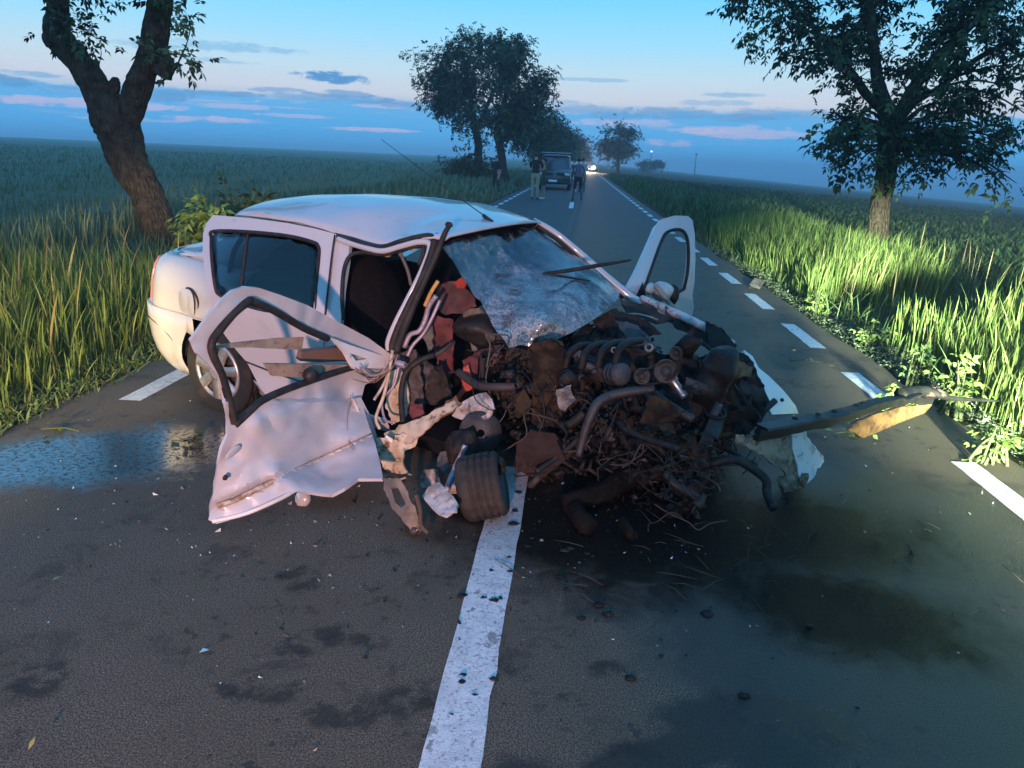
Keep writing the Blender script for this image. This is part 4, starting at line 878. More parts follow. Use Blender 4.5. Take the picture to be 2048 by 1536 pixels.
loopseal('hem_flange', [(424, 1043), (491, 1027), (561, 997), (590, 980)], FD, .010, paintd, fdoor, closed=False, dd=-.006)
loopseal('moulding_groove', [(437, 1008), (500, 985), (560, 950), (640, 915), (742, 868)], FD, .0035, trim, fdoor, closed=False, dd=-.004)
loopseal('scratch', [(480, 940), (470, 962), (464, 975)], FD, .003, plastic, fdoor, closed=False, dd=-.006)
loopseal('hanging_wire', [(702, 790), (694, 840), (698, 885), (708, 900)], FD, .0025, trim, fdoor, closed=False, dd=-.02)
panel('hinge_plate', [(708, 798), (722, 795), (740, 830), (760, 890), (752, 900), (730, 850)], [(708, 798, 'x', 1.27), (722, 795, 'x', 1.26), (752, 900, 'x', 1.30)], paintd, fdoor, th=.02, step=8, holes=[[(727, 826), (733, 824), (736, 834), (730, 836)]])
# left front door, flung open on the far side
LD = [(1262, 580, 'y', .82), (1322, 440, 'y', 1.45), (1386, 440, 'y', 1.62), (1388, 600, 'y', 1.62), (1360, 640, 'y', 1.5)]
ldoor = panel('front_door', [(1250, 590), (1275, 540), (1297, 488), (1312, 452), (1324, 438), (1350, 431), (1376, 432), (1385, 440), (1390, 470), (1391, 520), (1389, 565), (1385, 590), (1388, 615), (1380, 648), (1350, 640), (1310, 620), (1262, 602)], LD, paint, car, holes=[[(1279, 590), (1292, 560), (1310, 510), (1322, 478), (1332, 462), (1352, 456), (1370, 460), (1378, 478), (1380, 510), (1378, 545), (1371, 580), (1350, 590), (1310, 600)]], th=.035, step=9)
ldoor['label'] = 'left front door flung open past the windshield'
loopseal('window_seal', [(1284, 590), (1296, 556), (1313, 508), (1325, 478), (1334, 465), (1352, 459), (1367, 463), (1375, 480), (1377, 510), (1375, 545), (1368, 578)], LD, .012, rubber, ldoor, closed=False)
loopseal('window_seal', [(1368, 578), (1340, 592), (1310, 600)], LD, .012, rubber, ldoor, closed=False)
panel('corner_plate', [(1270, 598), (1286, 565), (1294, 600)], LD, rubber, ldoor, th=.02, disp=lambda x, y: -.01)
mp = lp(1324, 583, 'y', 1.02)
MB().blob(mp, (.075, .085, .07), 5, .12, 10).build('wing_mirror', paint, ldoor)
MB().blob(lp(1344, 590, 'y', 1.07), (.05, .04, .072), 8, .1, 9).build('mirror_glass', rubber, ldoor)
MB().blob(lp(1300, 578, 'y', .92), (.03, .05, .04), 6, .15, 8).build('mirror_arm', paint, ldoor)
# left windshield pillar
pipe('windshield_pillar', [(1066, 441, 'y', .56), (1110, 466, 'y', .60), (1160, 507, 'y', .66), (1210, 552, 'y', .70), (1258, 592, 'y', .74), (1280, 606, 'y', .76)], [.020, .022, .026, .03, .03], paint, car)
pipe('pillar_seal', [(1074, 452, 'y', .53), (1120, 484, 'y', .57), (1160, 520, 'y', .62), (1200, 556, 'y', .66), (1246, 596, 'y', .70)], .012, rubber, car)
pipe('header_seal', [(872, 470, 'y', -.54), (940, 460, 'y', -.25), (1000, 450, 'y', .10), (1060, 441, 'y', .48), (1074, 446, 'y', .55)], .011, rubber, car)

# shattered windshield: sags and drapes over the dash
gm_ = bpy.data.materials.new('shattered_glass'); gm_.use_nodes = True; t = NT(gm_.node_tree); b = t.n['Principled BSDF']; co = t.node('ShaderNodeTexCoord').outputs['Object']
sx = t.node('ShaderNodeSeparateXYZ'); t.l.new(co, sx.inputs[0])
ds = t.node('ShaderNodeVectorMath', operation='ADD'); nn_ = t.node('ShaderNodeTexNoise'); t.l.new(co, nn_.inputs['Vector']); nn_.inputs['Scale'].default_value = 14; sc_ = t.node('ShaderNodeVectorMath', operation='SCALE'); t.l.new(nn_.outputs['Color'], sc_.inputs[0]); sc_.inputs['Scale'].default_value = .05; t.l.new(co, ds.inputs[0]); t.l.new(sc_.outputs[0], ds.inputs[1])
e1 = t.ss(t.vor(ds.outputs[0], 26, 'DISTANCE_TO_EDGE'), .07, .0); e2 = t.ss(t.vor(ds.outputs[0], 58, 'DISTANCE_TO_EDGE'), .13, .0)
low = t.ss(sx.outputs[2], 1.22, .94); patch = t.ss(t.noise(co, 5, 5, .7), .40, .64)
p2 = t.ss(t.noise(co, 3.1, 6, .75, 1.2), .46, .62)
dens = t.m('MAXIMUM', t.m('MULTIPLY', low, t.m('ADD', .45, t.m('MULTIPLY', patch, .55))), t.m('MULTIPLY', t.m('MULTIPLY', patch, p2), .8))
crack = t.m('ADD', t.m('MULTIPLY', e1, t.m('ADD', .06, t.m('MULTIPLY', dens, .7))), t.m('MULTIPLY', e2, t.m('MULTIPLY', dens, .8)), clamp=True)
fr = t.m('MULTIPLY', dens, t.ss(t.noise(co, 13, 5, .7, .8), .34, .70))
opq = t.m('ADD', t.m('MULTIPLY', crack, .42), t.m('MULTIPLY', fr, .55), clamp=True)
t.put(b.inputs['Base Color'], (.44, .49, .51)); b.inputs['Roughness'].default_value = .35
gls = t.node('ShaderNodeBsdfGlossy'); gls.inputs['Color'].default_value = (.9, .95, 1, 1); gls.inputs['Roughness'].default_value = .12
tr_ = t.node('ShaderNodeBsdfTransparent'); tr_.inputs[0].default_value = (.62, .72, .74, 1)
fz = t.node('ShaderNodeFresnel'); fz.inputs[0].default_value = 1.6
bn = t.node('ShaderNodeBump'); bn.inputs['Strength'].default_value = .2; bn.inputs['Distance'].default_value = .01; t.l.new(t.noise(co, 15, 4, .6), bn.inputs['Height'])
for n_ in (gls, fz, b): t.l.new(bn.outputs[0], n_.inputs['Normal'])
m1 = t.node('ShaderNodeMixShader'); t.l.new(t.m('ADD', t.m('MULTIPLY', fz.outputs[0], 1.0), .03, clamp=True), m1.inputs[0]); t.l.new(tr_.outputs[0], m1.inputs[1]); t.l.new(gls.outputs[0], m1.inputs[2])
m2 = t.node('ShaderNodeMixShader'); t.l.new(opq, m2.inputs[0]); t.l.new(m1.outputs[0], m2.inputs[1]); t.l.new(b.outputs[0], m2.inputs[2])
out = [n for n in t.n if n.type == 'OUTPUT_MATERIAL'][0]; t.l.new(m2.outputs[0], out.inputs[0])
WS = [(872, 471, 'y', -.54), (1068, 443, 'y', .54), (960, 458, 'y', -.12), (1160, 515, 'y', .62), (1242, 586, 'y', .68), (905, 525, 'x', 1.50), (935, 575, 'x', 1.58), (1000, 540, 'x', 1.56), (1060, 520, 'x', 1.64), (1080, 570, 'x', 1.80), (1120, 545, 'x', 1.84), (1010, 600, 'x', 1.74), (1150, 585, 'x', 2.02), (985, 650, 'x', 1.76), (1020, 697, 'x', 1.90), (1080, 640, 'x', 2.02), (1110, 680, 'x', 2.08), (1170, 650, 'x', 2.16), (1215, 615, 'x', 2.16)]
wout = [(868, 472), (960, 459), (1068, 442), (1112, 475), (1160, 514), (1202, 550), (1240, 584), (1236, 598), (1216, 615), (1195, 634), (1170, 650), (1142, 666), (1110, 680), (1082, 684), (1056, 692), (1038, 690), (1020, 699), (1012, 686), (1003, 672), (994, 664), (985, 650), (978, 634), (962, 602), (950, 592), (938, 572), (922, 548), (906, 520), (896, 508), (884, 492)]
panel('windshield', wout, WS, gm_, car, th=.005, step=6, dent=.028, dsc=4.5, disp=lambda x, y: .007 * math.sin(x * .09 + y * .05) + .008 * noise.noise(Vector((x * .045, y * .06, 2))))
pipe('wiper', [(1086, 547, 'x', 1.80), (1130, 542, 'x', 1.92), (1190, 532, 'x', 2.06), (1262, 520, 'x', 2.24)], [.006, .012, .012, .006], rubber, car)
pipe('wiper', [(1086, 547, 'x', 1.82), (1120, 552, 'x', 1.90), (1180, 562, 'x', 1.98)], [.005, .008, .005], rubber, car)
# rear wheel
def wheel(name, c, ax, r=.29, wd=.185, cap=True):
    root = empty(name, (0, 0, 0)); root.parent = car; ax = Vector(ax).normalized(); h = wd / 2
    pr = [(r * .64, -h * .9), (r * .70, -h), (r * .85, -h * 1.05), (r * .95, -h * .92), (r * .985, -h * .75)]
    for g in (-.5, -.17, .17, .5): pr += [(r * .995, h * (g - .13)), (r * .995, h * (g + .10)), (r * .93, h * (g + .115)), (r * .93, h * (g + .19))]
    pr += [(r * .985, h * .78), (r * .95, h * .92), (r * .85, h * 1.05), (r * .70, h), (r * .64, h * .9), (r * .60, h * .3)]
    tb = MB().lathe(pr, c, ax, 48); nv = len(pr)
    for i in range(5, len(pr) - 6):                       # tread blocks
        for j in range(0, 48, 3):
            k = i * 48 + j; v = Vector(tb.V[k]); d = v - Vector(c); rad = d - ax * d.dot(ax); tb.V[k] = tuple(v - rad * .06)
    tb.build('tyre', tyrem, root)
    R = ax.to_track_quat('Z', 'Y').to_matrix(); rm = MB()
    rm.lathe([(r * .66, h * .92), (r * .63, h * .98), (r * .60, h * .82), (r * .56, h * .4), (.03, h * .3)], c, ax, 40); rm.build('rim', mat('dark_rim', (.05, .05, .05), .6), root)
    if not cap: return root
    hc = MB(); hc.lathe([(r * .645, h * .95), (r * .63, h * 1.06), (r * .58, h * 1.04), (r * .565, h * .9)], c, ax, 40)
    for k in range(7):
        a = 2 * math.pi * k / 7 + .2; pts = []
        for q, w_, hh in ((.0, .030, 1.12), (.3, .028, 1.12), (.6, .034, 1.06), (.6, -.034, 1.06), (.3, -.028, 1.12), (.0, -.030, 1.12)):
            rad = r * (.14 + q * .78); pts.append(tuple(R @ Vector((rad * math.cos(a) - w_ * math.sin(a), rad * math.sin(a) + w_ * math.cos(a), h * hh)) + Vector(c)))
        b_ = len(hc.V); n0 = [Vector(p) - ax * .02 for p in pts]
        hc.add(pts + [tuple(v) for v in n0], [(0, 1, 4, 5), (1, 2, 3, 4), (0, 6, 7, 1), (1, 7, 8, 2), (3, 9, 10, 4), (4, 10, 11, 5)])
    hc.lathe([(r * .2, h * 1.0), (r * .19, h * 1.16), (r * .12, h * 1.2), (.001, h * 1.21)], c, ax, 24)
    hc.build('hubcap', silver, root); return root
wheel('wheel', (0.0, -.715, .335), (0, -1, 0))
wheel('wheel', (0.0, .715, .335), (0, 1, 0))
arch = MB(); 
for s0 in range(14):
    pass
V, F = [], []
for i in range(17):
    a = math.pi * i / 16 - .1
    for y in (-.775, -.52): V.append((.325 * math.cos(a), y, .33 + .325 * math.sin(a)))
    if i: F.append((2 * i - 2, 2 * i - 1, 2 * i + 1, 2 * i))
o = obj('wheel_arch_liner', V, F, plastic, car)
# cabin
MB().box((.65, 0, .24), (2.0, 1.46, .08)).build('cabin_floor', fabric, car, False)
MB().box((-.33, 0, .62), (.06, 1.36, .70)).build('rear_bulkhead', fabric, car, False)
MB().box((.05, .0, .93), (.7, 1.2, .03)).build('parcel_shelf', fabric, car, False)
V = [(-.3, .74, .2), (1.75, .74, .2), (1.75, .74, .88), (-.3, .74, .90)]; obj('far_side_panel', V, [(0, 1, 2, 3)], plastic, car, False)
def seat(y, x=.92, lab=None):
    s = MB().blob((x - .02, y, .78), (.10, .25, .36), 4, .12, 12, rot=Euler((0, -.28, 0)).to_matrix()).build('seat_back', fabric, car)
    MB().blob((x - .15, y, 1.22), (.055, .13, .10), 6, .1, 10, rot=Euler((0, -.2, 0)).to_matrix()).build('headrest', fabric, s)
    MB().blob((x + .28, y, .42), (.30, .25, .11), 5, .1, 12, rot=Euler((0, -.12, 0)).to_matrix()).build('seat_cushion', fabric, car)
seat(-.36); seat(.36)
MB().blob((.12, 0, .75), (.12, .62, .34), 9, .06, 14, rot=Euler((0, -.3, 0)).to_matrix()).build('rear_seat', fabric, car)
MB().blob((.42, 0, .44), (.3, .62, .10), 10, .06, 14).build('rear_bench', fabric, car)
pipe('seat_belt', [(800, 505, 'y', -.45), (815, 540, 'y', -.42), (822, 570, 'y', -.40)], .01, mat('belt', (.12, .12, .13), .8), car)
for q in [(772, 509), (822, 496)]: MB().blob(lp(*q, 'y', -.52), (.035, .02, .014), q[0], .2, 6).build('grab_handle', mat('cream_plastic', (.5, .38, .2), .6), car)
# ------------------------------------------------------------------ torn front end
rust = mat('rust', (.11, .05, .024), .85, col2=(.20, .11, .05), sc=12, dirt=(.03, .02, .015), dsc=14, bump=.5, bsc=60)
cream = mat('cream_metal', (.55, .48, .36), .55, col2=(.36, .28, .18), sc=9, dirt=(.10, .06, .03), dsc=16, damt=(.52, .66), bump=.3, bsc=40)
bent = mat('bent_white_metal', (.50, .47, .44), .45, col2=(.24, .20, .17), sc=10, dirt=(.10, .07, .05), dsc=18, damt=(.52, .68), bump=.4, bsc=40)
greym = mat('grey_metal', (.062, .06, .062), .45, metal=.3, col2=(.03, .027, .025), sc=12, dirt=(.035, .025, .02), dsc=16, bump=.4, bsc=50)
darkmet = mat('dark_metal', (.016, .0145, .014), .5, metal=.2, spec=.25, col2=(.010, .009, .008), sc=14, dirt=(.06, .04, .028), dsc=14, bump=.4, bsc=50)
oily = mat('oily_black', (.007, .006, .006), .45, spec=.25, col2=(.022, .018, .015), sc=12, bump=.4, bsc=40)
mud = mat('muddy_plate', (.052, .036, .022), .85, spec=.12, col2=(.016, .012, .009), sc=9, amt=(.4, .6), dirt=(.018, .014, .011), dsc=12, bump=.6, bsc=40)
alu = mat('scratched_alloy', (.26, .25, .24), .5, metal=.5, col2=(.09, .08, .075), sc=10, dirt=(.05, .04, .03), dsc=15, bump=.4)
redf = mat('red_glow_panel', (.12, .022, .026), .7, col2=(.06, .014, .018), sc=6, dirt=(.03, .02, .02), dsc=12)  # dull red paints the tail light glow onto the panels
redb = mat('bright_red_glow', (.32, .035, .02), .5, dirt=(.06, .02, .015), dsc=18)  # stronger red paints a red reflection into the colour
airb = mat('grey_airbag_cloth', (.15, .14, .12), .9, col2=(.08, .075, .065), sc=8, bump=.5, bsc=25)
wood = mat('raw_wood', (.42, .24, .10), .8, col2=(.24, .12, .05), sc=14, dirt=(.06, .035, .02), dsc=18, bump=.6, bsc=30)
logm = mat('shaded_bark', (.007, .005, .004), .85, spec=.1, col2=(.015, .011, .008), sc=10, bump=1.0, bsc=18)  # bark colour lowered to hold the shade on the logs
purp = mat('pale_pipe', (.34, .30, .36), .45, metal=.3, dirt=(.08, .06, .06), dsc=16)
yel = mat('yellow_stick', (.60, .36, .10), .5, dirt=(.2, .1, .03), dsc=14)
def jag(out, amp=4.5, st=7):
    o = []
    for i in range(len(out)):
        a_, b_ = np.array(out[i], float), np.array(out[(i + 1) % len(out)], float); n = max(1, int(np.linalg.norm(b_ - a_) / st))
        for k in range(n):
            p = a_ + (b_ - a_) * k / n; v = noise.noise_vector(Vector((p[0] * .09, p[1] * .09, 3.3))) * amp + noise.noise_vector(Vector((p[0] * .3, p[1] * .3, 8.3))) * amp * .6; o.append((p[0] + v.x, p[1] + v.y))
    return o
def pn(name, out, ctrl, m, **k):
    if k.pop('jg', True): out = jag(out)
    k.setdefault('th', .012); k.setdefault('step', 6); k.setdefault('dent', .012); k.setdefault('dsc', 14); k.setdefault('seed', len(out) * 1.7 + out[0][0] * .01); return panel(name, out, ctrl, m, car, **k)
C3 = lambda pts, ax, v, sl=0.0: [(pts[0][0], pts[0][1], ax, v), (pts[len(pts) // 3][0], pts[len(pts) // 3][1], ax, v + sl), (pts[2 * len(pts) // 3][0], pts[2 * len(pts) // 3][1], ax, v - sl * .5)]
# -- right hinge post and sill
q = [(800, 705), (830, 700), (845, 760), (850, 830), (815, 850), (790, 800), (770, 760)]; pn('hinge_post', q, C3(q, 'y', -.66, .03), greym)
q = [(775, 745), (800, 735), (818, 780), (812, 835), (785, 850), (770, 810), (778, 775)]; pn('pillar_skin', q, C3(q, 'y', -.72, .02), cream)
q = [(752, 880), (775, 872), (805, 868), (838, 872), (828, 892), (808, 905), (805, 930), (822, 952), (836, 985), (846, 1012), (832, 1004), (812, 968), (790, 948), (766, 936), (756, 908)]; pn('sill_bracket', q, C3(q, 'y', -.98, .03), cream, dent=.02)
q = [(766, 868), (800, 852), (830, 838), (858, 830), (880, 815), (906, 802), (914, 812), (885, 832), (862, 850), (846, 868), (820, 884), (790, 886), (768, 880)]; pn('strut_tower_bracket', q, C3(q, 'y', -.90, .03), cream, dent=.02)
q = [(858, 832), (880, 812), (910, 792), (922, 808), (890, 834), (866, 846)]; pn('torn_bracket', q, C3(q, 'y', -.86, .02), rust, dent=.03)
q = [(905, 828), (925, 806), (958, 787), (972, 785), (985, 800), (988, 815), (978, 836), (955, 828), (938, 838), (918, 838)]; pn('crumpled_metal', q, C3(q, 'y', -.80, .05), bent, dent=.035, dsc=18)
q = [(845, 992), (856, 972), (878, 964), (892, 978), (912, 998), (914, 1022), (900, 1030), (880, 1028), (862, 1016), (850, 1002)]; pn('crumpled_metal', q, C3(q, 'g', .16, .03), bent, dent=.03, dsc=16)
q = [(878, 905), (905, 900), (938, 918), (945, 940), (918, 950), (890, 945), (872, 930)]; pn('torn_plate', q, C3(q, 'y', -1.0, .03), greym, dent=.03)
q = [(846, 940), (875, 938), (880, 968), (850, 985), (838, 965)]; pn('torn_plate', q, C3(q, 'y', -1.05, .02), alu, dent=.02)
q = [(905, 940), (922, 938), (918, 975), (905, 1000), (890, 985)]; pn('torn_plate', q, C3(q, 'y', -1.03, .02), bent, dent=.02)
q = [(815, 690), (850, 720), (872, 735), (905, 770), (908, 800), (880, 812), (850, 805), (830, 770)]; pn('inner_fender', q, C3(q, 'y', -.55, .04), greym, dent=.04)
q = [(870, 735), (885, 728), (905, 790), (898, 805), (868, 812), (850, 790)]; pn('torn_plate', q, C3(q, 'y', -.62, .04), darkmet, dent=.03)
q = [(818, 812), (842, 806), (850, 828), (834, 840), (820, 836)]; pn('torn_bracket', q, C3(q, 'y', -.80, .02), redf, dent=.03)
# -- interior pieces with the red glow painted on, airbag, dash
q = [(868, 632), (905, 640), (908, 690), (902, 742), (894, 765), (882, 748), (868, 700), (862, 660)]; pn('red_glow_panel', q, C3(q, 'y', -.42, .02), redf, dent=.015)
q = [(925, 722), (960, 700), (1000, 690), (1004, 712), (975, 745), (948, 775), (930, 782), (922, 750)]; pn('red_glow_panel', q, C3(q, 'y', -.50, .03), redf, dent=.02)
q = [(925, 735), (938, 732), (946, 760), (948, 776), (932, 786), (918, 798), (910, 796), (924, 776)]; pn('red_glow_piece', q, C3(q, 'y', -.58, .02), redb, dent=.01)
q = [(872, 570), (905, 560), (922, 566), (945, 590), (952, 612), (925, 626), (890, 628), (868, 615)]; pn('dash_end', q, C3(q, 'y', -.30, .03), mat('dark_red_trim', (.09, .03, .03), .7, col2=(.03, .02, .02), sc=8), dent=.02)
q = [(905, 566), (925, 555), (934, 566), (930, 578), (915, 577)]; pn('red_glow_piece', q, C3(q, 'y', -.34, .01), redb, dent=.01)
q = [(928, 625), (960, 614), (985, 640), (1000, 672), (1006, 700), (975, 712), (945, 702), (932, 668)]; pn('airbag', q, C3(q, 'y', -.36, .04), airb, dent=.05, dsc=11)
q = [(842, 668), (862, 642), (866, 690), (858, 704)]; pn('grey_plate', q, C3(q, 'y', -.50, .02), airb)
MB().blob((1.62, .12, .80), (.26, .62, .16), 12, .25, 16).build('dashboard', plastic, car)
MB().box((1.74, .05, .45), (.05, 1.25, .62), bev=.02).build('firewall', darkmet, car)
# -- pipes and hoses on the right
pipe('dash_beam', [(872, 592, 'y', -.62), (858, 612, 'y', -.63), (850, 640, 'y', -.64), (838, 662, 'y', -.66), (820, 670, 'y', -.68), (808, 695, 'y', -.70)], .014, purp, car)
pipe('dash_beam', [(880, 600, 'y', -.58), (862, 640, 'y', -.62), (846, 668, 'y', -.64), (826, 690, 'y', -.68), (815, 712, 'y', -.70)], .010, purp, car)
pipe('yellow_stick', [(876, 562, 'y', -.60), (862, 585, 'y', -.61), (850, 612, 'y', -.62)], .011, yel, car)
pipe('hose', [(868, 710, 'y', -.64), (838, 722, 'y', -.70), (812, 745, 'y', -.74), (803, 780, 'y', -.78), (803, 812, 'y', -.82), (806, 845, 'y', -.86)], .017, rubber, car)
pipe('hose', [(868, 712, 'y', -.62), (890, 698, 'y', -.58), (905, 685, 'y', -.52)], .012, mat('worn_hose', (.04, .032, .03), .7), car)
pipe('brake_pipe', [(785, 700, 'y', -.80), (779, 740, 'y', -.84), (768, 790, 'y', -.88), (752, 835, 'y', -.92), (760, 858, 'y', -.92)], .009, cream, car)
pipe('brake_pipe', [(800, 720, 'y', -.78), (788, 770, 'y', -.82), (765, 800, 'y', -.86), (770, 838, 'y', -.90), (790, 846, 'y', -.90)], .007, purp, car)
pipe('brake_pipe', [(778, 745, 'y', -.84), (764, 775, 'y', -.86), (748, 800, 'y', -.90)], .008, bent, car)
MB().box(lp(800, 728, 'y', -.80), (.06, .03, .035), Euler((.3, .2, .5)).to_matrix(), bev=.008).build('connector', purp, car)
MB().box(lp(760, 752, 'y', -.86), (.03, .02, .02), Euler((.3, .2, .1)).to_matrix(), bev=.004).build('connector', rubber, car)
MB().box(lp(778, 878, 'y', -1.0), (.05, .008, .022), Euler((0, .1, -.2)).to_matrix(), bev=.002).build('paper_label', mat('label_paper', (.7, .68, .62), .7), car)
for k in range(7):
    x0 = 790 + random.uniform(-6, 8); pipe('wire', [(x0, 708, 'y', -.78), (775 + random.uniform(-10, 8), 735 + random.uniform(-8, 8), 'y', -.86), (745 + random.uniform(-12, 8), 752 + random.uniform(-10, 14), 'y', -.92), (712 + random.uniform(-10, 10), 742 + random.uniform(-10, 18), 'x', 1.30)], .0028, trim if k % 2 else mat('brown_wire', (.16, .09, .06), .6), car)
pipe('cable', [(752, 890, 'y', -1.0), (750, 920, 'y', -1.02), (766, 950, 'y', -1.06), (790, 960, 'y', -1.06), (812, 955, 'y', -1.04)], .005, trim, car)
pipe('strut_rod', [(930, 890, 'y', -.98), (916, 925, 'y', -1.02), (900, 962, 'y', -1.08), (892, 985, 'y', -1.1)], .016, purp, car)
pipe('sill_rail', [(770, 950, 'y', -1.05), (778, 990, 'y', -1.15), (800, 1022, 'y', -1.28), (830, 1064, 'g', .03)], .020, greym, car)
q = [(764, 955), (800, 958), (822, 1000), (846, 1050), (836, 1068), (812, 1052), (786, 1016), (768, 985)]; pn('sill_plate', q, [(764, 955, 'g', .22), (800, 958, 'g', .22), (840, 1062, 'g', .03), (786, 1016, 'g', .12)], mat('dull_plate', (.09, .075, .06), .7, col2=(.2, .15, .11), sc=9), holes=[[(782, 975), (796, 975), (812, 1008), (802, 1016), (790, 1004)]])
pipe('sill_rail', [(802, 1012, 'g', .10), (822, 1040, 'g', .06), (836, 1062, 'g', .03)], .013, trim, car)
pipe('torn_strap', [(832, 990, 'g', .22), (840, 1020, 'g', .14), (842, 1050, 'g', .06), (856, 1066, 'g', .03)], .010, mat('root_brown', (.07, .05, .035), .8), car)
# collapsed front right wheel, tread to the viewer
wheel('wheel', tuple(lp(965, 972, 'g', .15)), (.88, .45, .30), .155, .19, cap=False)
MB().blob(lp(925, 900, 'y', -.92), (.08, .10, .12), 21, .5, 10).build('steering_knuckle', darkmet, car)
MB().lathe([(.02, .02), (.11, .015), (.11, -.01), (.06, -.03)], lp(960, 865, 'y', -.82), (.6, -.7, .2), 24).build('brake_disc', greym, car)

# -- engine bay heap
rw = random.Random(5)
MB().box((2.35, -.05, .42), (.62, .62, .44), Euler((.1, .2, .15)).to_matrix(), bev=.05).build('engine_block', darkmet, car)
MB().box((2.32, -.05, .70), (.50, .36, .14), Euler((.2, .25, .2)).to_matrix(), bev=.04).build('cylinder_head', greym, car)
MB().blob((2.45, .38, .40), (.28, .24, .22), 31, .4, 12).build('gearbox', darkmet, car)
MB().box((2.86, .05, .42), (.10, 1.1, .42), Euler((.05, .25, .12)).to_matrix(), bev=.02).build('radiator', oily, car)
MB().box((2.28, .02, .22), (.8, .9, .12), Euler((0, .1, .1)).to_matrix(), bev=.03).build('subframe', oily, car)
# air filter box (round black canister), battery
def crumple(mb, amp, sc):
    mb.V = [tuple(Vector(v) + noise.noise_vector(Vector(v) * sc) * amp) for v in mb.V]; return mb
mb_ = MB()
pr_ = [(.001, .11), (.05, .115), (.062, .10), (.062, .05), (.066, .045), (.066, .03), (.062, .02), (.062, -.05), (.07, -.06), (.07, -.09), (.06, -.10), (.052, -.15), (.001, -.16)]
crumple(mb_.lathe(pr_, lp(1432, 748, 'x', 2.95), (.25, -.1, 1), 24), .035, 9).build('air_canister', oily, car)
crumple(MB().lathe([(.001, .06), (.04, .06), (.045, .04), (.045, -.05), (.001, -.06)], lp(1376, 694, 'x', 2.75), (.4, .2, 1), 20), .03, 11).build('reservoir', oily, car)
pipe('exhaust_pipe', [(1308, 778, 'y', -.55), (1270, 782, 'y', -.60), (1225, 790, 'y', -.66), (1196, 806, 'y', -.72), (1180, 835, 'y', -.76), (1168, 870, 'y', -.78), (1157, 912, 'y', -.80)], [.020, .024, .024, .024, .022, .016], mat('sooty_pipe', (.05, .046, .048), .5, metal=.3, col2=(.025, .022, .02), sc=14, bump=.3), car, 12)
pipe('exhaust_pipe', [(1308, 788, 'y', -.52), (1345, 815, 'y', -.48), (1385, 838, 'y', -.44)], .022, MATS['sooty_pipe'], car, 12)
MB().lathe([(.001, .05), (.018, .05), (.02, .04), (.02, -.04), (.028, -.045), (.028, -.07), (.001, -.07)], lp(1358, 778, 'y', -.5), (.7, -.3, -.5), 16).build('damper_rod', chrome, car)
MB().lathe([(.012, .01), (.024, .01), (.024, -.01), (.012, -.01), (.012, .01)], lp(1298, 695, 'y', -.45), (.3, -.9, .3), 16).build('metal_ring', alu, car)
MB().lathe([(.010, .006), (.016, .006), (.016, -.006), (.010, -.006), (.010, .006)], lp(1228, 700, 'y', -.5), (.3, -.9, .3), 14).build('metal_ring', alu, car)
# recognisable machinery: intake runners, ribbed valve cover, pulleys and belt, coil spring, alternator, fins
for k in range(4): pipe('intake_runner', [(1128 + k * 34, 742 - k * 4, 'y', -.58), (1136 + k * 34, 712 - k * 4, 'y', -.55), (1156 + k * 34, 694 - k * 3, 'y', -.45), (1180 + k * 34, 690 - k * 3, 'y', -.30)], .019, darkmet, car, 10)
o = MB().box((2.30, -.02, .775), (.52, .20, .07), Euler((.25, .22, .2)).to_matrix(), bev=.02)
for k in range(8): o.box((2.30 + (k - 3.5) * .058, -.02 + (k - 3.5) * .011, .81 - (k - 3.5) * .012), (.012, .18, .03), Euler((.25, .22, .2)).to_matrix())
o.build('valve_cover', darkmet, car)
for q, rr_ in (((1332, 742), .055), ((1284, 752), .038), ((1352, 706), .03)): MB().lathe([(.001, .02), (rr_ * .35, .02), (rr_ * .4, .008), (rr_ * .8, .006), (rr_, .02), (rr_ * .9, .008), (rr_ * .9, -.008), (rr_, -.02), (.001, -.02)], lp(*q, 'y', -.56), (.3, -1, .2), 22).build('pulley', greym, car)
pipe('drive_belt', [(1332, 722, 'y', -.57), (1300, 736, 'y', -.57), (1272, 752, 'y', -.57), (1288, 768, 'y', -.57), (1322, 764, 'y', -.57), (1352, 745, 'y', -.57), (1362, 705, 'y', -.57), (1346, 694, 'y', -.57)], .007, rubber, car)
MB().lathe([(.001, .06), (.045, .06), (.055, .05), (.055, .02), (.048, .018), (.055, .014), (.055, -.01), (.048, -.014), (.055, -.018), (.055, -.045), (.03, -.06), (.001, -.06)], lp(1232, 748, 'y', -.58), (.8, -.6, .3), 18).build('alternator', greym, car)
c0_ = lp(1418, 850, 'y', -.25); ax_ = unit(np.array([.25, -.1, 1.0])); u_ = unit(np.cross(ax_, [0, 1, 0])); v_ = np.cross(ax_, u_)
MB().tube([c0_ + ax_ * (-.10 + .20 * i / 70) + (u_ * math.cos(i * .54) + v_ * math.sin(i * .54)) * .052 for i in range(71)], .0085, 7).build('coil_spring', darkmet, car)
MB().tube([c0_ - ax_ * .14, c0_ + ax_ * .13], .022, 12).build('shock_absorber', greym, car)
fn = MB()
for k in range(34):
    p = lp(1462, 770, 'y', -.02) + np.array([.0, (k - 17) * .012, 0]); fn.box(p + [0, 0, .02 * math.sin(k * .5)], (.03, .004, .20), Euler((.1 * math.sin(k), .25 + .1 * math.sin(k * .7), .2)).to_matrix())
o = fn.build('radiator_fins', darkmet, car, False); o['kind'] = 'stuff'
for q, e_ in (((1190, 745), .3), ((1260, 800), 1.1), ((1120, 905), .6), ((1392, 775), .2), ((1210, 870), -.4)): 
    m__ = MB().box(lp(*q, 'y', -.55), (.12, .02, .07), Euler((.2, e_, e_)).to_matrix(), bev=.006); m__.tube([lp(q[0] - 8, q[1], 'y', -.57), lp(q[0] + 2, q[1] - 3, 'y', -.60)], .012, 6); m__.build('bracket', greym, car)
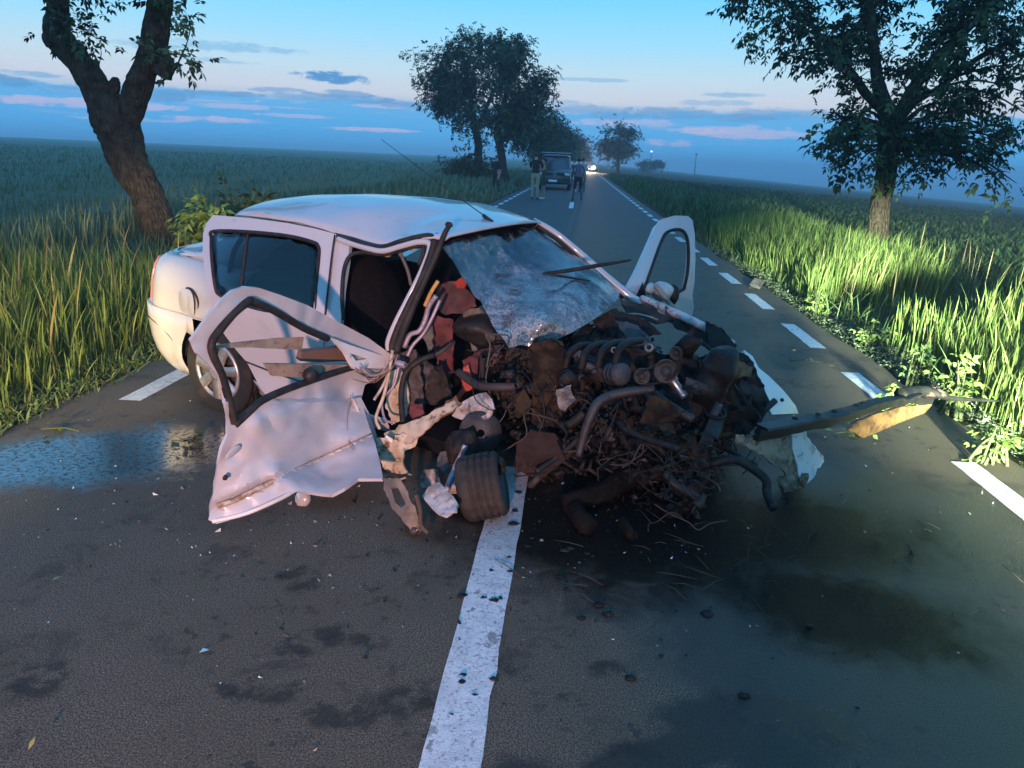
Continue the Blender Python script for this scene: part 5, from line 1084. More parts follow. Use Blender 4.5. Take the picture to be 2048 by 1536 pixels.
q = [(915, 918), (960, 905), (1004, 915), (1012, 945), (985, 955), (950, 948), (920, 950)]; pn('torn_plate', q, C3(q, 'y', -1.12, .03), oily, dent=.03)
# torn muddy splash plates
for q, y_, s_, m_ in [([(1028, 790), (1050, 780), (1062, 800), (1058, 830), (1035, 836), (1030, 812)], -.72, .03, mud), ([(1060, 690), (1100, 680), (1130, 700), (1120, 760), (1108, 850), (1080, 858), (1062, 845), (1066, 780)], -.66, .04, mud), ([(1066, 682), (1110, 676), (1128, 690), (1122, 715), (1090, 730), (1070, 715)], -.60, .03, mud),
                    ([(1115, 780), (1140, 768), (1150, 800), (1130, 822), (1114, 812)], -.74, .03, alu), ([(1300, 790), (1340, 800), (1360, 830), (1320, 860), (1290, 890), (1272, 880), (1282, 840)], -.62, .04, mud), ([(1318, 850), (1345, 846), (1352, 866), (1330, 872)], -.64, .03, mud),
                    ([(1462, 728), (1480, 722), (1504, 735), (1498, 752), (1470, 756)], -.05, .03, rust), ([(1446, 820), (1485, 822), (1488, 842), (1452, 846)], -.15, .02, mud), ([(1410, 640), (1450, 660), (1470, 690), (1460, 700), (1420, 690)], .35, .03, darkmet),
                    ([(1180, 640), (1230, 618), (1290, 640), (1320, 665), (1260, 680), (1200, 670)], .05, .04, darkmet), ([(1230, 640), (1275, 650), (1310, 690), (1262, 690)], -.1, .03, greym), ([(1060, 860), (1110, 870), (1130, 920), (1080, 960), (1030, 940), (1035, 890)], -.80, .04, mat('dark_red_rust', (.022, .010, .008), .8, col2=(.02, .01, .009), sc=9, bump=.6)), 
                    ([(1330, 612), (1400, 640), (1470, 688), (1480, 720), (1440, 715), (1380, 670), (1330, 640)], .50, .04, plastic), ([(1240, 600), (1300, 612), (1350, 640), (1310, 646), (1250, 624)], .45, .03, plastic), ([(1440, 690), (1500, 712), (1540, 800), (1520, 850), (1470, 850), (1440, 770)], .30, .05, plastic), ([(1400, 780), (1470, 770), (1520, 830), (1500, 870), (1420, 870), (1390, 830)], -.05, .05, oily),
                    ([(1000, 700), (1060, 690), (1070, 770), (1030, 850), (995, 800)], -.35, .05, oily), ([(1130, 700), (1280, 700), (1400, 720), (1420, 860), (1330, 900), (1180, 900), (1110, 860)], -.25, .06, oily), ([(1010, 880), (1150, 870), (1330, 890), (1400, 900), (1380, 950), (1250, 990), (1060, 980), (1015, 940)], -.35, .06, oily)]:
    pn('torn_plate', q, C3(q, 'y', y_, s_), m_, dent=.035, dsc=11)
# left fender rail, fender and its torn tip
pipe('fender_rail', [(1283, 596, 'y', .62), (1340, 622, 'y', .52), (1400, 650, 'y', .46), (1468, 688, 'y', .44)], [.020, .028, .026, .018], mat('dusty_white', (.56, .52, .51), .55, col2=(.36, .32, .30), sc=12, dirt=(.14, .10, .08), dsc=20), car)
pipe('hood_hinge', [(1310, 570, 'y', .86), (1335, 602, 'y', .84), (1366, 640, 'y', .80)], .016, trim, car)
pipe('cable', [(1230, 634, 'y', .35), (1265, 628, 'y', .38), (1292, 632, 'y', .4), (1316, 640, 'y', .42)], .007, trim, car)
q = [(1488, 700), (1505, 712), (1518, 736), (1538, 752), (1568, 782), (1592, 812), (1597, 827), (1544, 829), (1522, 785), (1504, 745), (1492, 722)]; pn('fender', q, jg=False, ctrl= [(1492, 722, 'y', .64), (1597, 827, 'y', .86), (1544, 829, 'y', .46)], m=paint, dent=.01, dsc=6, th=.02)
MB().lathe([(.001, .006), (.011, .006), (.012, 0)], lp(1564, 800, 'y', .70), (.3, -.8, .3), 12).build('bolt_hole', rubber, car)
q = [(1578, 866), (1610, 864), (1622, 880), (1640, 905), (1649, 922), (1632, 948), (1610, 972), (1600, 962), (1592, 920), (1586, 890)]; pn('fender_tip', q, [(1578, 866, 'g', .30), (1610, 864, 'g', .30), (1649, 922, 'g', .10), (1610, 972, 'g', .01), (1592, 920, 'g', .16)], mat('scuffed_white', (.72, .70, .68), .4, dirt=(.3, .25, .2), dsc=16), th=.012, dent=.006)
q = [(1472, 870), (1500, 876), (1560, 868), (1580, 880), (1590, 920), (1600, 960), (1590, 980), (1570, 945), (1530, 915), (1490, 892), (1470, 885)]; pn('fender_liner', q, [(1472, 870, 'g', .34), (1560, 868, 'g', .33), (1595, 975, 'g', .02), (1530, 915, 'g', .22)], mat('muddy_cream', (.34, .28, .19), .8, col2=(.17, .13, .085), sc=10, dirt=(.07, .05, .03), dsc=16, bump=.7, bsc=30), dent=.05, dsc=14)
for c_ in ((1572, 965), (1602, 958), (1588, 930)): MB().blob(lp(*c_, 'g', .05), (.035, .03, .045), c_[0], .7, 8).build('mud_lump', MATS['muddy_cream'], car)
# torn bumper bar reaching over the right road edge
bb = empty('bumper_bar', (0, 0, 0)); bb.parent = car
bar = [(1520, 866, 'g', .36), (1600, 850, 'g', .38), (1680, 834, 'g', .385), (1750, 812, 'g', .37), (1810, 800, 'g', .35), (1868, 798, 'g', .33)]
P = smoothpath([loc(pt(*p)) for p in bar], 6); V, F = [], []
for i, p in enumerate(P):
    f = i / (len(P) - 1); hgt = .062 * (1 - .35 * f); d = unit(P[min(i + 1, len(P) - 1)] - P[max(0, i - 1)]); sd = unit(np.cross(d, [0, 0, 1])); u_ = np.array([0, 0, 1.0]); k = .022 * noise.noise(Vector((i * .45, 0, 0))) * f * 2
    for a_, b_ in ((-.045, -.8), (-.055, -.55), (-.035, -.4), (-.045, .0), (-.030, .15), (-.04, .5), (.05, .62), (.055, .45), (.0, .3), (.0, -.7)): V.append(p + sd * (-a_ * (1 - .3 * f)) * -1 + u_ * (b_ * hgt * 2 * .55 + k))
    if i: F += [((i - 1) * 10 + j, (i - 1) * 10 + (j + 1) % 10, i * 10 + (j + 1) % 10, i * 10 + j) for j in range(10)]
F += [tuple(range(10)), tuple((len(P) - 1) * 10 + j for j in range(10))]
sharpen(obj('bar', V, F, mat('black_bar', (.014, .014, .015), .38, col2=(.028, .026, .024), sc=6, bump=.15, dirt=(.07, .05, .035), dsc=9, damt=(.62, .8)), bb), 30)
for q in [(1590, 838), (1636, 830), (1668, 824), (1712, 812), (1726, 808)]: MB().lathe([(.001, .012), (.012, .01), (.016, 0)], lp(*q, 'g', .43), (0, 0, 1), 10).build('clip', rubber, bb)
pipe('torn_strap', [(1800, 792, 'g', .36), (1850, 782, 'g', .38), (1900, 796, 'g', .34), (1960, 800, 'g', .28), (1998, 802, 'g', .24)], [.05, .032, .016, .010, .006], rubber, bb)
V, F = sheet([(1700, 862), (1720, 842), (1770, 824), (1820, 812), (1866, 808), (1850, 826), (1800, 845), (1762, 862), (1728, 876)], [(1700, 862, 'g', .24), (1866, 808, 'g', .27), (1728, 876, 'g', .18)], th=.03, step=8, dent=.03, dsc=16); obj('foam_strip', V, F, mat('orange_foam', (.34, .17, .06), .85, col2=(.16, .08, .035), sc=13, dirt=(.05, .03, .018), dsc=14, bump=.7, bsc=30), bb)
for k in range(5): MB().blob(lp(1835 + k * 11, 786 - 4 * (k % 2), 'g', .37), (.035, .03, .022), k + 50, .8, 7).build('torn_shred', mat('reddish_shred', (.09, .05, .04), .8), bb)
# hoses, wires, brackets, odd parts filling the bay
def inbay():
    while True:
        x = rw.uniform(1.85, 3.02); y = rw.uniform(-.72, .5); ztop = .86 - .24 * (x - 1.85); z = rw.uniform(.20, ztop)
        if y > .05 and z < .3: continue
        return np.array([x, y, z])
mset = [darkmet, oily, oily, plastic, oily, darkmet, mud, oily, oily, darkmet]
for k in range(120):
    p = inbay(); m_ = rw.choice(mset); e = Euler((rw.uniform(-3, 3), rw.uniform(-3, 3), rw.uniform(-3, 3))).to_matrix(); r_ = rw.uniform(.018, .07)
    t_ = k % 5
    if t_ == 0: MB().lathe([(.001, r_ * .5), (r_ * .7, r_ * .5), (r_ * .72, r_ * .2), (r_ * .5, r_ * .1), (r_ * .5, -r_ * .1), (r_ * .75, -r_ * .2), (r_ * .7, -r_ * .5), (.001, -r_ * .5)], p, e @ Vector((0, 0, 1)), 14).build('pulley', m_, car)
    elif t_ == 1: MB().box(p, (r_ * 2.4, r_ * 1.2, r_ * .9), e, bev=r_ * .18).build('bracket', m_, car)
    elif t_ == 2:
        n_ = 9; V = []; F = []
        for i in range(n_):
            for j in range(n_):
                u_, v_ = i / (n_ - 1) - .5, j / (n_ - 1) - .5; nzv = noise.noise(Vector((u_ * 3 + k, v_ * 3, k * .7))); cut = 1 + .5 * noise.noise(Vector((math.atan2(v_, u_) * 1.5, k, 0)))
                V.append(tuple(e @ Vector((u_ * r_ * 3.4 * cut, v_ * r_ * 2.6 * cut, nzv * r_ * 1.1)) + Vector(p)))
        F = [(i * n_ + j, (i + 1) * n_ + j, (i + 1) * n_ + j + 1, i * n_ + j + 1) for i in range(n_ - 1) for j in range(n_ - 1)]
        o = obj('torn_plate', V, F, m_, car); o.modifiers.new('s', 'SOLIDIFY').thickness = .004
    elif t_ == 3: MB().blob(p, (r_ * 1.1, r_ * .8, r_ * .7), k, .7, 8, rot=e).build('casting', m_, car)
    else:
        d_ = np.array(e @ Vector((0, 0, 1))); MB().tube([p - d_ * r_ * 1.6, p, p + d_ * r_ * 1.4 + [0, 0, .01]], [r_ * .28, r_ * .32, r_ * .24], 9).lathe([(r_ * .34, .01), (r_ * .42, .005), (r_ * .42, -.012), (r_ * .34, -.015)], p, d_, 10).build('pipe_stub', m_, car)
hm = [rubber, rubber, plastic, MATS['worn_hose'], darkmet]
for k in range(46):
    p = inbay(); pts = [p]
    d_ = np.array([rw.gauss(0, 1), rw.gauss(0, 1), rw.gauss(0, .5)]); d_ /= np.linalg.norm(d_)
    for _ in range(rw.randint(3, 5)):
        d_ = d_ + np.array([rw.gauss(0, .6), rw.gauss(0, .6), rw.gauss(-.05, .5)]); d_ /= np.linalg.norm(d_); pts.append(pts[-1] + d_ * rw.uniform(.06, .13)); pts[-1][2] = max(.12, min(pts[-1][2], .90 - .24 * (pts[-1][0] - 1.85)))
    MB().tube(smoothpath(pts, 5), rw.uniform(.007, .019) if k % 3 else rw.uniform(.02, .026), 8).build('hose', rw.choice(hm), car)
wm = [mat('dull_wire', (.05, .035, .025), .7), rubber, oily, mat('grey_wire', (.075, .065, .055), .7), rubber]
for k in range(170):
    p = inbay(); p[1] -= .10; pts = [p]; d_ = np.array([rw.gauss(0, 1), rw.gauss(0, .6), rw.gauss(0, .8)]); d_ /= np.linalg.norm(d_)
    for _ in range(rw.randint(3, 6)):
        d_ = d_ + np.array([rw.gauss(0, .7), rw.gauss(0, .5), rw.gauss(-.1, .6)]); d_ /= np.linalg.norm(d_); pts.append(pts[-1] + d_ * rw.uniform(.04, .11)); pts[-1][2] = max(.06, min(pts[-1][2], .92 - .24 * (pts[-1][0] - 1.85)))
    MB().tube(smoothpath(pts, 4), rw.uniform(.0022, .005), 5).build('wire', rw.choice(wm), car)
sh = MB()
for k in range(6000):
    p = inbay(); r_ = rw.uniform(.006, .026); e = Euler((rw.uniform(-3, 3), rw.uniform(-3, 3), rw.uniform(-3, 3))).to_matrix()
    b_ = [tuple(e @ Vector((rw.uniform(-r_, r_), rw.uniform(-r_, r_), rw.uniform(-r_, r_) * .6)) + Vector(p)) for _ in range(4)]; sh.add(b_, [(0, 1, 2), (0, 2, 3), (0, 3, 1), (1, 3, 2)], k % 5)
o = sh.build('shredded_bits', [oily, darkmet, mud, greym, plastic], car, False); o['kind'] = 'stuff'

# ------------------------------------------------------------------ loose things on the road
def wtube(name, pts, r, m, label, cat, group=None, n=14, jit=.1):
    P = [pt(*p) for p in pts]; base = np.array([P[0][0], P[0][1], 0]); o = MB().tube([p - base for p in smoothpath(P, 5)], r, n, jit=jit).build(name, m); o.location = base; return tag(o, label, cat, group)
wtube('broken_branch', [(1128, 1008, 'g', .05), (1200, 985, 'g', .07), (1262, 950, 'g', .10), (1300, 925, 'g', .16)], [.045, .05, .055, .05], logm, 'thick dark broken branch lying under the torn engine', 'branch')
wtube('broken_branch', [(1150, 1018, 'g', .05), (1165, 1042, 'g', .045), (1180, 1054, 'g', .045)], [.04, .045, .04], logm, 'short dark log stub with a pale cut end in front of the wreck', 'branch')
wtube('broken_branch', [(1245, 1040, 'g', .03), (1256, 1060, 'g', .03), (1262, 1074, 'g', .025)], [.022, .025, .02], logm, 'small dark stick lying in the oil right of the log stub', 'branch')
V, F = sheet([(1334, 912), (1346, 918), (1372, 950), (1400, 985), (1396, 994), (1368, 986), (1344, 965), (1340, 940)], [(1334, 912, 'g', .14), (1400, 988, 'g', .015), (1344, 965, 'g', .02), (1372, 950, 'g', .05)], th=.02, step=6, world=True, dent=.012, dsc=20)
tag(obj('wood_splinter', V, F, mat('red_wood', (.20, .08, .045), .8, col2=(.11, .05, .03), sc=16, bump=.6, bsc=30)), 'reddish split piece of wood leaning on the road by the wreck', 'wood piece')
MB_ = MB().lathe([(.001, .02), (.03, .018), (.042, .0), (.034, -.02)], (0, 0, 0), (-.3, -1, .35), 18); o = MB_.build('lamp_lens', mat('clear_lens', (.6, .58, .55), .2, trans=.4)); o.location = gp(605, 997, .03); tag(o, 'small round lamp lens lying under the torn door', 'lens')
def sprig(label, px, py, n_, r, m, seed, cat='leaf sprig', z=.01):
    global rng
    r0 = rng; rng = np.random.default_rng(seed); b = gp(px, py, 0.004); root = tag(empty('leaf_sprig', b), label, cat)
    P = np.c_[rng.normal(0, r * .5, n_), rng.normal(0, r * .5, n_), rng.uniform(.01, .04, n_)]; D = unit(rng.normal(0, 1, (n_, 3)) * [1, 1, .25]); A = (P, D, unit(rng.normal(0, .4, (n_, 3)) + [0, 0, 1]), rng.uniform(.04, .075, n_) * (.6 if n_ == 1 else 1), rng.uniform(.02, .034, n_) * (.6 if n_ == 1 else 1))
    for i in range(n_):
        v_, t_ = leafmesh(*[np.asarray(a)[i:i + 1] for a in A]); npobj('leaf', v_, t_, m, np.full(6, rng.uniform(.2, .9)), parent=root)
    if n_ > 1: MB().tube([(-r, 0, .012), (0, r * .2, .02), (r * .8, 0, .015)], .003, 5).build('twig', mat('stem', (.06, .075, .03), .8), root); rng = r0
sprig('green leaf sprig lying beside the yellow reflection left of the door', 378, 888, 16, .10, leafm, 1)
sprig('bright yellow green sprig under the torn bumper bar', 1712, 872, 14, .13, fresh_litm, 2)
sprig('pale fallen leaves on the asphalt right of the fender', 1612, 726, 6, .14, mat('pale_leaf', (.3, .28, .16), .6, attr=[(0, (.2, .19, .1)), (1, (.36, .34, .22))]), 3)
sprig('green sprig at the edge of the puddle', 125, 865, 9, .13, leafm, 4)
sprig('single pale leaf flat on the asphalt at lower left', 114, 1170, 1, .02, MATS['pale_leaf'], 5)
sprig('yellow leaf at the bottom left corner of the road', 42, 1522, 1, .02, mat('yellow_leaf', (.3, .26, .06), .6, attr=[(0, (.26, .22, .06)), (1, (.36, .3, .07))]), 6)
sprig('small green leaf on the white centre line', 926, 1224, 1, .02, leafm, 7)
o = MB().box((0, 0, .03), (.16, .62, .07), Euler((0, .1, -.30)).to_matrix(), bev=.02).build('kerb_stone', mat('concrete', (.09, .085, .08), .9, col2=(.05, .047, .045), sc=9, bump=.5)); o.location = gp(1512, 572, 0); tag(o, 'loose grey kerb stone at the right road edge', 'kerb stone')
# small debris
rd = np.random.default_rng(3); db = [MB(), MB(), MB()]
for k in range(1500):
    u_ = rd.uniform(); 
    if u_ < .55: c_ = np.array([rd.normal(.35, .65), rd.normal(3.15, .45)])
    elif u_ < .8: c_ = np.array([rd.normal(-1.4, .7), rd.normal(3.2, .6)])
    else: c_ = np.array([rd.uniform(-3, 2.5), rd.uniform(1.6, 7)])
    s_ = rd.uniform(.003, .010) * (2.2 if rd.uniform() < .07 else 1); kind = 0 if u_ < .5 else int(rd.integers(0, 3))
    v_ = [(c_[0] + rd.uniform(-s_, s_), c_[1] + rd.uniform(-s_, s_), z) for z in (.001, .002, .0015, s_ * rd.uniform(.5, 1.3))]; db[kind].add(v_, [(0, 1, 3), (1, 2, 3), (2, 0, 3), (0, 2, 1)])
tag(db[0].build('mud_debris', oily, None, False), kind='stuff'); tag(db[1].build('gravel', mat('grit', (.22, .20, .18), .8), None, False), kind='stuff'); tag(db[2].build('glass_debris', mat('glass_crumbs', (.5, .55, .55), .1, spec=1.0), None, False), kind='stuff')
cl = MB()
for k in range(36):
    c_ = np.array([rd.normal(.1, .38), rd.normal(2.75, .5), 0]); 
    if k < 16: c_ = np.array([CXL + rd.normal(.05, .1), rd.uniform(1.9, 3.4), 0])
    r_ = rd.uniform(.008, .024); cl.blob(c_ + [0, 0, .004], (r_, r_ * rd.uniform(.5, 1), r_ * .35), k, .8, 5)
tag(cl.build('mud_clods', oily), kind='stuff')
tw = MB()
for k in range(70):
    c_ = np.array([rd.normal(.9, .5), rd.normal(3.0, .3), .006]); a_ = rd.uniform(0, 3.14); l_ = rd.uniform(.02, .09); d_ = np.array([math.cos(a_), math.sin(a_), 0]) * l_
    tw.tube([c_ - d_, c_ + [0, 0, .006], c_ + d_ + [rd.normal(0, .01), rd.normal(0, .01), 0]], [.0015, .002, .001], 4)
tag(tw.build('twig_litter', mat('litter_brown', (.05, .038, .024), .9), None), kind='stuff')
# ------------------------------------------------------------------ bystanders
skin = mat('skin', (.42, .24, .17), .55); dkhair = mat('dark_hair', (.02, .014, .01), .6); shoe = mat('dark_shoe', (.015, .015, .016), .5)
def person(label, x, y, rz, height, cl, arms, legs=None, lean=0.0, hair=True, hairlen=0.0, head=0.0, female=False, z=0.0):
    """cl: materials (top, bottom, sleeve, shin, shoe, bottom_hem_height); arms: per side (elbow, hand) offsets"""
    k = height / 1.75; root = tag(empty('person', (x, y, z), rz), label, 'person', 'people standing on the road')
    sw = .165 if female else .19; hw = .095; L = {}; V = []; E_ = []; R_ = []; tagv = []
    def add(n, p, r, par=None, tg='top'):
        L[n] = len(V); V.append(Vector(p) * k); R_.append((r[0] * k, r[1] * k)); tagv.append(tg)
        if par is not None: E_.append((L[par], L[n]))
    add('pelvis', (0, 0, .95), (.145, .105), tg='bottom'); add('waist', (0, lean * .3, 1.10), (.125 if female else .145, .10), 'pelvis'); add('chest', (0, lean * .7, 1.30), (.155, .11), 'waist'); add('collar', (0, lean, 1.45), (.11, .08), 'chest')
    add('neck', (0, lean + .01, 1.53), (.052, .055), 'collar', 'skin'); add('chin', (0, lean + .03, 1.58), (.062, .072), 'neck', 'skin'); add('face', (0, lean + .03, 1.66), (.074, .092), 'chin', 'skin'); add('crown', (0, lean + .015, 1.725), (.055, .07), 'face', 'skin')
    add('nose', (0, lean + .125, 1.65), (.012, .016), 'face', 'skin')
    for s, sd in ((-1, 'l'), (1, 'r')):
        el_, ha = arms[0 if s < 0 else 1]
        sh = Vector((s * sw, lean, 1.42)); e = sh + Vector((s * el_[0], el_[1], el_[2])); h = e + Vector((s * ha[0], ha[1], ha[2])); d = (h - e).normalized()
        add('sh' + sd, sh, (.062, .065), 'collar'); add('el' + sd, e, (.042, .042), 'sh' + sd, 'sleeve'); add('wr' + sd, h, (.027, .023), 'el' + sd, 'skin'); pm = h + d * .07; add('pa' + sd, pm, (.034, .017), 'wr' + sd, 'skin')
        sv = d.cross(Vector((s, .2, .3))).normalized()
        for f, ln_ in ((-1.5, .060), (-.5, .075), (.5, .07), (1.5, .055)):
            nm = 'f%s%.1f' % (sd, f); add(nm + 'a', pm + sv * f * .016 + d * .035, (.008, .008), 'pa' + sd, 'skin'); add(nm + 'b', pm + sv * f * .018 + d * (.035 + ln_) + Vector((-s * .012, .01, 0)), (.007, .007), nm + 'a', 'skin')
        add('th' + sd, h + d * .045 + sv * .045, (.009, .009), 'wr' + sd, 'skin')
        lg = (legs or ((.02, .0, .03, .02), (.02, .0, .03, .02)))[0 if s < 0 else 1]
        add('hip' + sd, (s * hw, 0, .88), (.095, .098), 'pelvis', 'bottom'); add('kn' + sd, (s * (hw + lg[0]), lg[1] + .01, .49), (.062, .066), 'hip' + sd, 'bottom'); add('cf' + sd, (s * (hw + (lg[0] + lg[2]) / 2), (lg[1] + lg[3]) / 2 - .02, .34), (.052, .058), 'kn' + sd, 'shin'); add('an' + sd, (s * (hw + lg[2]), lg[3] - .01, .09), (.036, .042), 'cf' + sd, 'shin')
        add('he' + sd, (s * (hw + lg[2]), lg[3] - .03, .035), (.036, .034), 'an' + sd, 'shoe'); add('to' + sd, (s * (hw + lg[2] + .03), lg[3] + .17, .03), (.034, .026), 'he' + sd, 'shoe')
    me = bpy.data.meshes.new('body'); me.from_pydata([tuple(v) for v in V], E_, []); tmp = bpy.data.objects.new('tmp', me); COL.objects.link(tmp)
    md = tmp.modifiers.new('Skin', 'SKIN'); md.use_smooth_shade = True; sv_ = me.skin_vertices[0].data
    for i, r in enumerate(R_): sv_[i].radius = r; sv_[i].use_root = (i == 0)
    tmp.modifiers.new('Sub', 'SUBSURF').levels = 2; tmp.modifiers['Sub'].render_levels = 2
    dg = bpy.context.evaluated_depsgraph_get(); bm_ = bpy.data.meshes.new_from_object(tmp.evaluated_get(dg)); bpy.data.objects.remove(tmp); bm_.name = 'body'
    ms = ['top', 'bottom', 'sleeve', 'shin', 'shoe', 'skin']; cm = dict(top=cl[0], bottom=cl[1], sleeve=cl[2], shin=cl[3], shoe=cl[4], skin=skin); bm_.materials.clear()
    for m_ in ms: bm_.materials.append(cm[m_])
    VA = np.array([tuple(v) for v in V]); A_ = VA[[e[0] for e in E_]]; B__ = VA[[e[1] for e in E_]]; et = [tagv[e[1]] for e in E_]; hem = cl[5] * k
    for p in bm_.polygons:
        c_ = np.array(p.center); ab = B__ - A_; t_ = np.clip(((c_ - A_) * ab).sum(1) / ((ab * ab).sum(1) + 1e-9), 0, 1); i = int(np.argmin(np.linalg.norm(A_ + ab * t_[:, None] - c_, axis=1))); g = et[i]
        if g in ('top', 'bottom'): g = 'top' if c_[2] > (1.0 * k) else 'bottom'
        if g == 'bottom' and c_[2] < hem: g = 'shin'
        if g == 'skin' and c_[2] < 1.505 * k and abs(c_[0]) < .14 * k and c_[2] > 1.36 * k: g = 'top'
        p.material_index = ms.index(g); p.use_smooth = True
    o = bpy.data.objects.new('body', bm_); COL.objects.link(o); o.parent = root
    if hair:
        hb = MB().blob((0, (lean - .005) * k, 1.695 * k), (.088 * k, .105 * k, .082 * k), 3, .08, 8)
        if hairlen: hb.blob((0, (lean - .06) * k, (1.62 - hairlen * .5) * k), (.075 * k, .045 * k, (.09 + hairlen * .55) * k), 4, .1, 8)
        hb.build('hair', dkhair, root)
    return root
blk = mat('black_shirt', (.010, .010, .011), .85); khk = mat('khaki', (.42, .32, .22), .85); grn = mat('green_dress', (.035, .075, .04), .8); prp = mat('purple_shirt', (.13, .11, .17), .85); nvy = mat('navy_shorts', (.012, .014, .022), .85)
wht = mat('white_shoe', (.65, .63, .62), .6); plt = mat('pale_shirt', (.40, .40, .44), .85); gry = mat('grey_trousers', (.09, .10, .12), .85); drk = mat('dark_clothes', (.016, .018, .022), .9)
dn = ((.06, -.02, -.29), (-.02, .06, -.25)); hug = ((.05, .16, -.20), (-.12, .22, .05)); fwd = ((.06, .03, -.28), (-.08, .22, .03))
def on_road(px, py): g = gp(px, py); return g[0], g[1]
x, y = on_road(1069, 399); person('man in black shirt and khaki trousers seen from behind', x, y, -.15, 1.86, (blk, khk, blk, khk, shoe, .05), (hug, hug), ((.0, .0, .01, .0), (.0, .0, .01, .03)))
x2, y2_ = on_road(1085, 398); person('woman in a short green dress and white shoes beside the man in black', x2 + .02, y2_ - .1, 1.9, 1.68, (grn, grn, skin, skin, wht, .56), (hug, hug), ((-.01, .0, -.01, .0), (-.01, .0, -.01, .02)), hairlen=.2, female=True)
x, y = on_road(1154, 401); person('person in a purple shirt and dark shorts with legs apart', x, y, .2, 1.72, (prp, nvy, prp, gry, shoe, .42), (fwd, dn), ((.05, .0, .09, .02), (.05, .0, .08, -.02)))
x, y = on_road(1163, 384); person('person in a pale shirt half hidden behind the purple shirt', x, y, .1, 1.76, (plt, gry, plt, gry, shoe, .05), (fwd, fwd))
x, y = on_road(1146, 372); person('person in a light top standing beside the van', x, y, 2.9, 1.72, (wht, nvy, skin, gry, shoe, .05), (dn, dn), hairlen=.1)
person('dark clothed person standing in the verge under the curved trunk', -4.0, 37.0, 2.6, 1.76, (drk, drk, drk, drk, shoe, .05), (dn, fwd), z=-.05)

# ------------------------------------------------------------------ vehicles waiting up the road
def vehicle(name, label, cat, x, y, prof, wins, width, body, wheel_y, wr=.31, extra=None, belt=1.0, tumble=.12):
    """prof: side outline (y back from the nose, z); car faces the viewer"""
    root = tag(empty(name, (x, y, 0)), label, cat, None); hw = width / 2; n = len(prof); V = []; F = []
    secs = [(-1, .0), (-.97, .03), (-.80, .05), (0, .06), (.80, .05), (.97, .03), (1, .0)]
    cy = sum(p[0] for p in prof) / n; cz = sum(p[1] for p in prof) / n
    for s, pu in secs:
        for (yy_, z_) in prof:
            ins = tumble * max(0, (z_ - belt)) / .8; k = 1 + (pu - .05) * 1.2 / max(.6, 1)
            V.append((s * (hw - ins), cy + (yy_ - cy) * k - (.05 * (1 - abs(s)) if yy_ < .6 else 0), cz + (z_ - cz) * (1 + (pu - .05) * .6)))
    for i in range(len(secs) - 1): F += [(i * n + j, i * n + (j + 1) % n, (i + 1) * n + (j + 1) % n, (i + 1) * n + j) for j in range(n)]
    F += [tuple(range(n - 1, -1, -1)), tuple((len(secs) - 1) * n + j for j in range(n))]
    o = obj('body', V, F, body, root); sharpen(o, 40)
    for nm, q in wins: MB().add([Vector(v) for v in q] , [(0, 1, 2, 3)]).build(nm, dglass, root, False)
    for yw in wheel_y:
        for s in (-1, 1):
            wv = MB().lathe([(.001, .02), (wr * .6, .03), (wr * .62, .10), (wr * .95, .10), (wr, .07), (wr, -.07), (wr * .95, -.1), (.001, -.1)], (s * (hw - .10), yw, wr), (s, 0, 0), 20).build('wheel', tyrem, root)
            MB().lathe([(.001, .035), (wr * .3, .05), (wr * .58, .04), (wr * .6, .09)], (s * (hw - .10), yw, wr), (s, 0, 0), 16).build('rim', silver, wv)
    return root
dglass = mat('dark_glass', (.012, .016, .02), .05, coat=1.0); lensm = mat('lamp_glass', (.55, .5, .5), .15, coat=.8); vanp = mat('dark_van_paint', (.010, .014, .022), .3, coat=.8); platem = mat('plate_white', (.75, .75, .78), .5)
vx = (at(1078, 370, 44.5)[0] + at(1141, 370, 44.5)[0]) / 2; vy = gp(1108, 380)[1]
W2 = .90
vp = [(.05, .30), (.0, .45), (.0, .72), (.06, 1.0), (.45, 1.16), (1.0, 1.80), (1.25, 1.90), (4.6, 1.92), (4.75, 1.6), (4.78, .4), (4.6, .28)]
van = vehicle('van', 'dark van with a flat roof bar facing the viewer in the left lane', 'van', vx, vy, vp, [('windshield', [(-.78, .47, 1.20), (.78, .47, 1.20), (.70, .95, 1.76), (-.70, .95, 1.76)]), ('side_window', [(.915 * W2 + .075, 1.1, 1.2), (.915 * W2 + .075, 2.2, 1.2), (.80, 2.2, 1.75), (.80, 1.3, 1.75)])], 2 * W2, vanp, (.85, 3.8), belt=1.1, tumble=.14)
for s in (-1, 1):
    MB().box((s * .68, -.02, .86), (.30, .08, .17), bev=.03).build('headlight', lensm, van); MB().blob((s * 1.02, .72, 1.28), (.10, .06, .14), 4, .1, 8).build('wing_mirror', plastic, van)
    MB().tube([(s * .74, 1.15, 1.90), (s * .74, 1.15, 1.99)], .02, 6).build('rack_foot', plastic, van)
MB().box((0, -.045, .86), (1.02, .05, .13), bev=.01).build('grille', plastic, van)
MB().box((0, -.05, .46), (1.74, .10, .22), bev=.04).build('bumper', plastic, van)
MB().box((0, -.03, .29), (1.5, .06, .04), bev=.01).build('lower_lip', silver, van)
MB().box((-.12, -.115, .50), (.52, .012, .12), bev=.003).build('licence_plate', platem, van); MB().box((-.355, -.123, .50), (.05, .006, .115)).build('plate_band', mat('plate_blue', (.02, .08, .4), .5), van)
em = MB().tube([(.10 * math.cos(a), -.08, .88 + .10 * math.sin(a)) for a in np.linspace(0, 2 * np.pi, 25)], .012, 6)
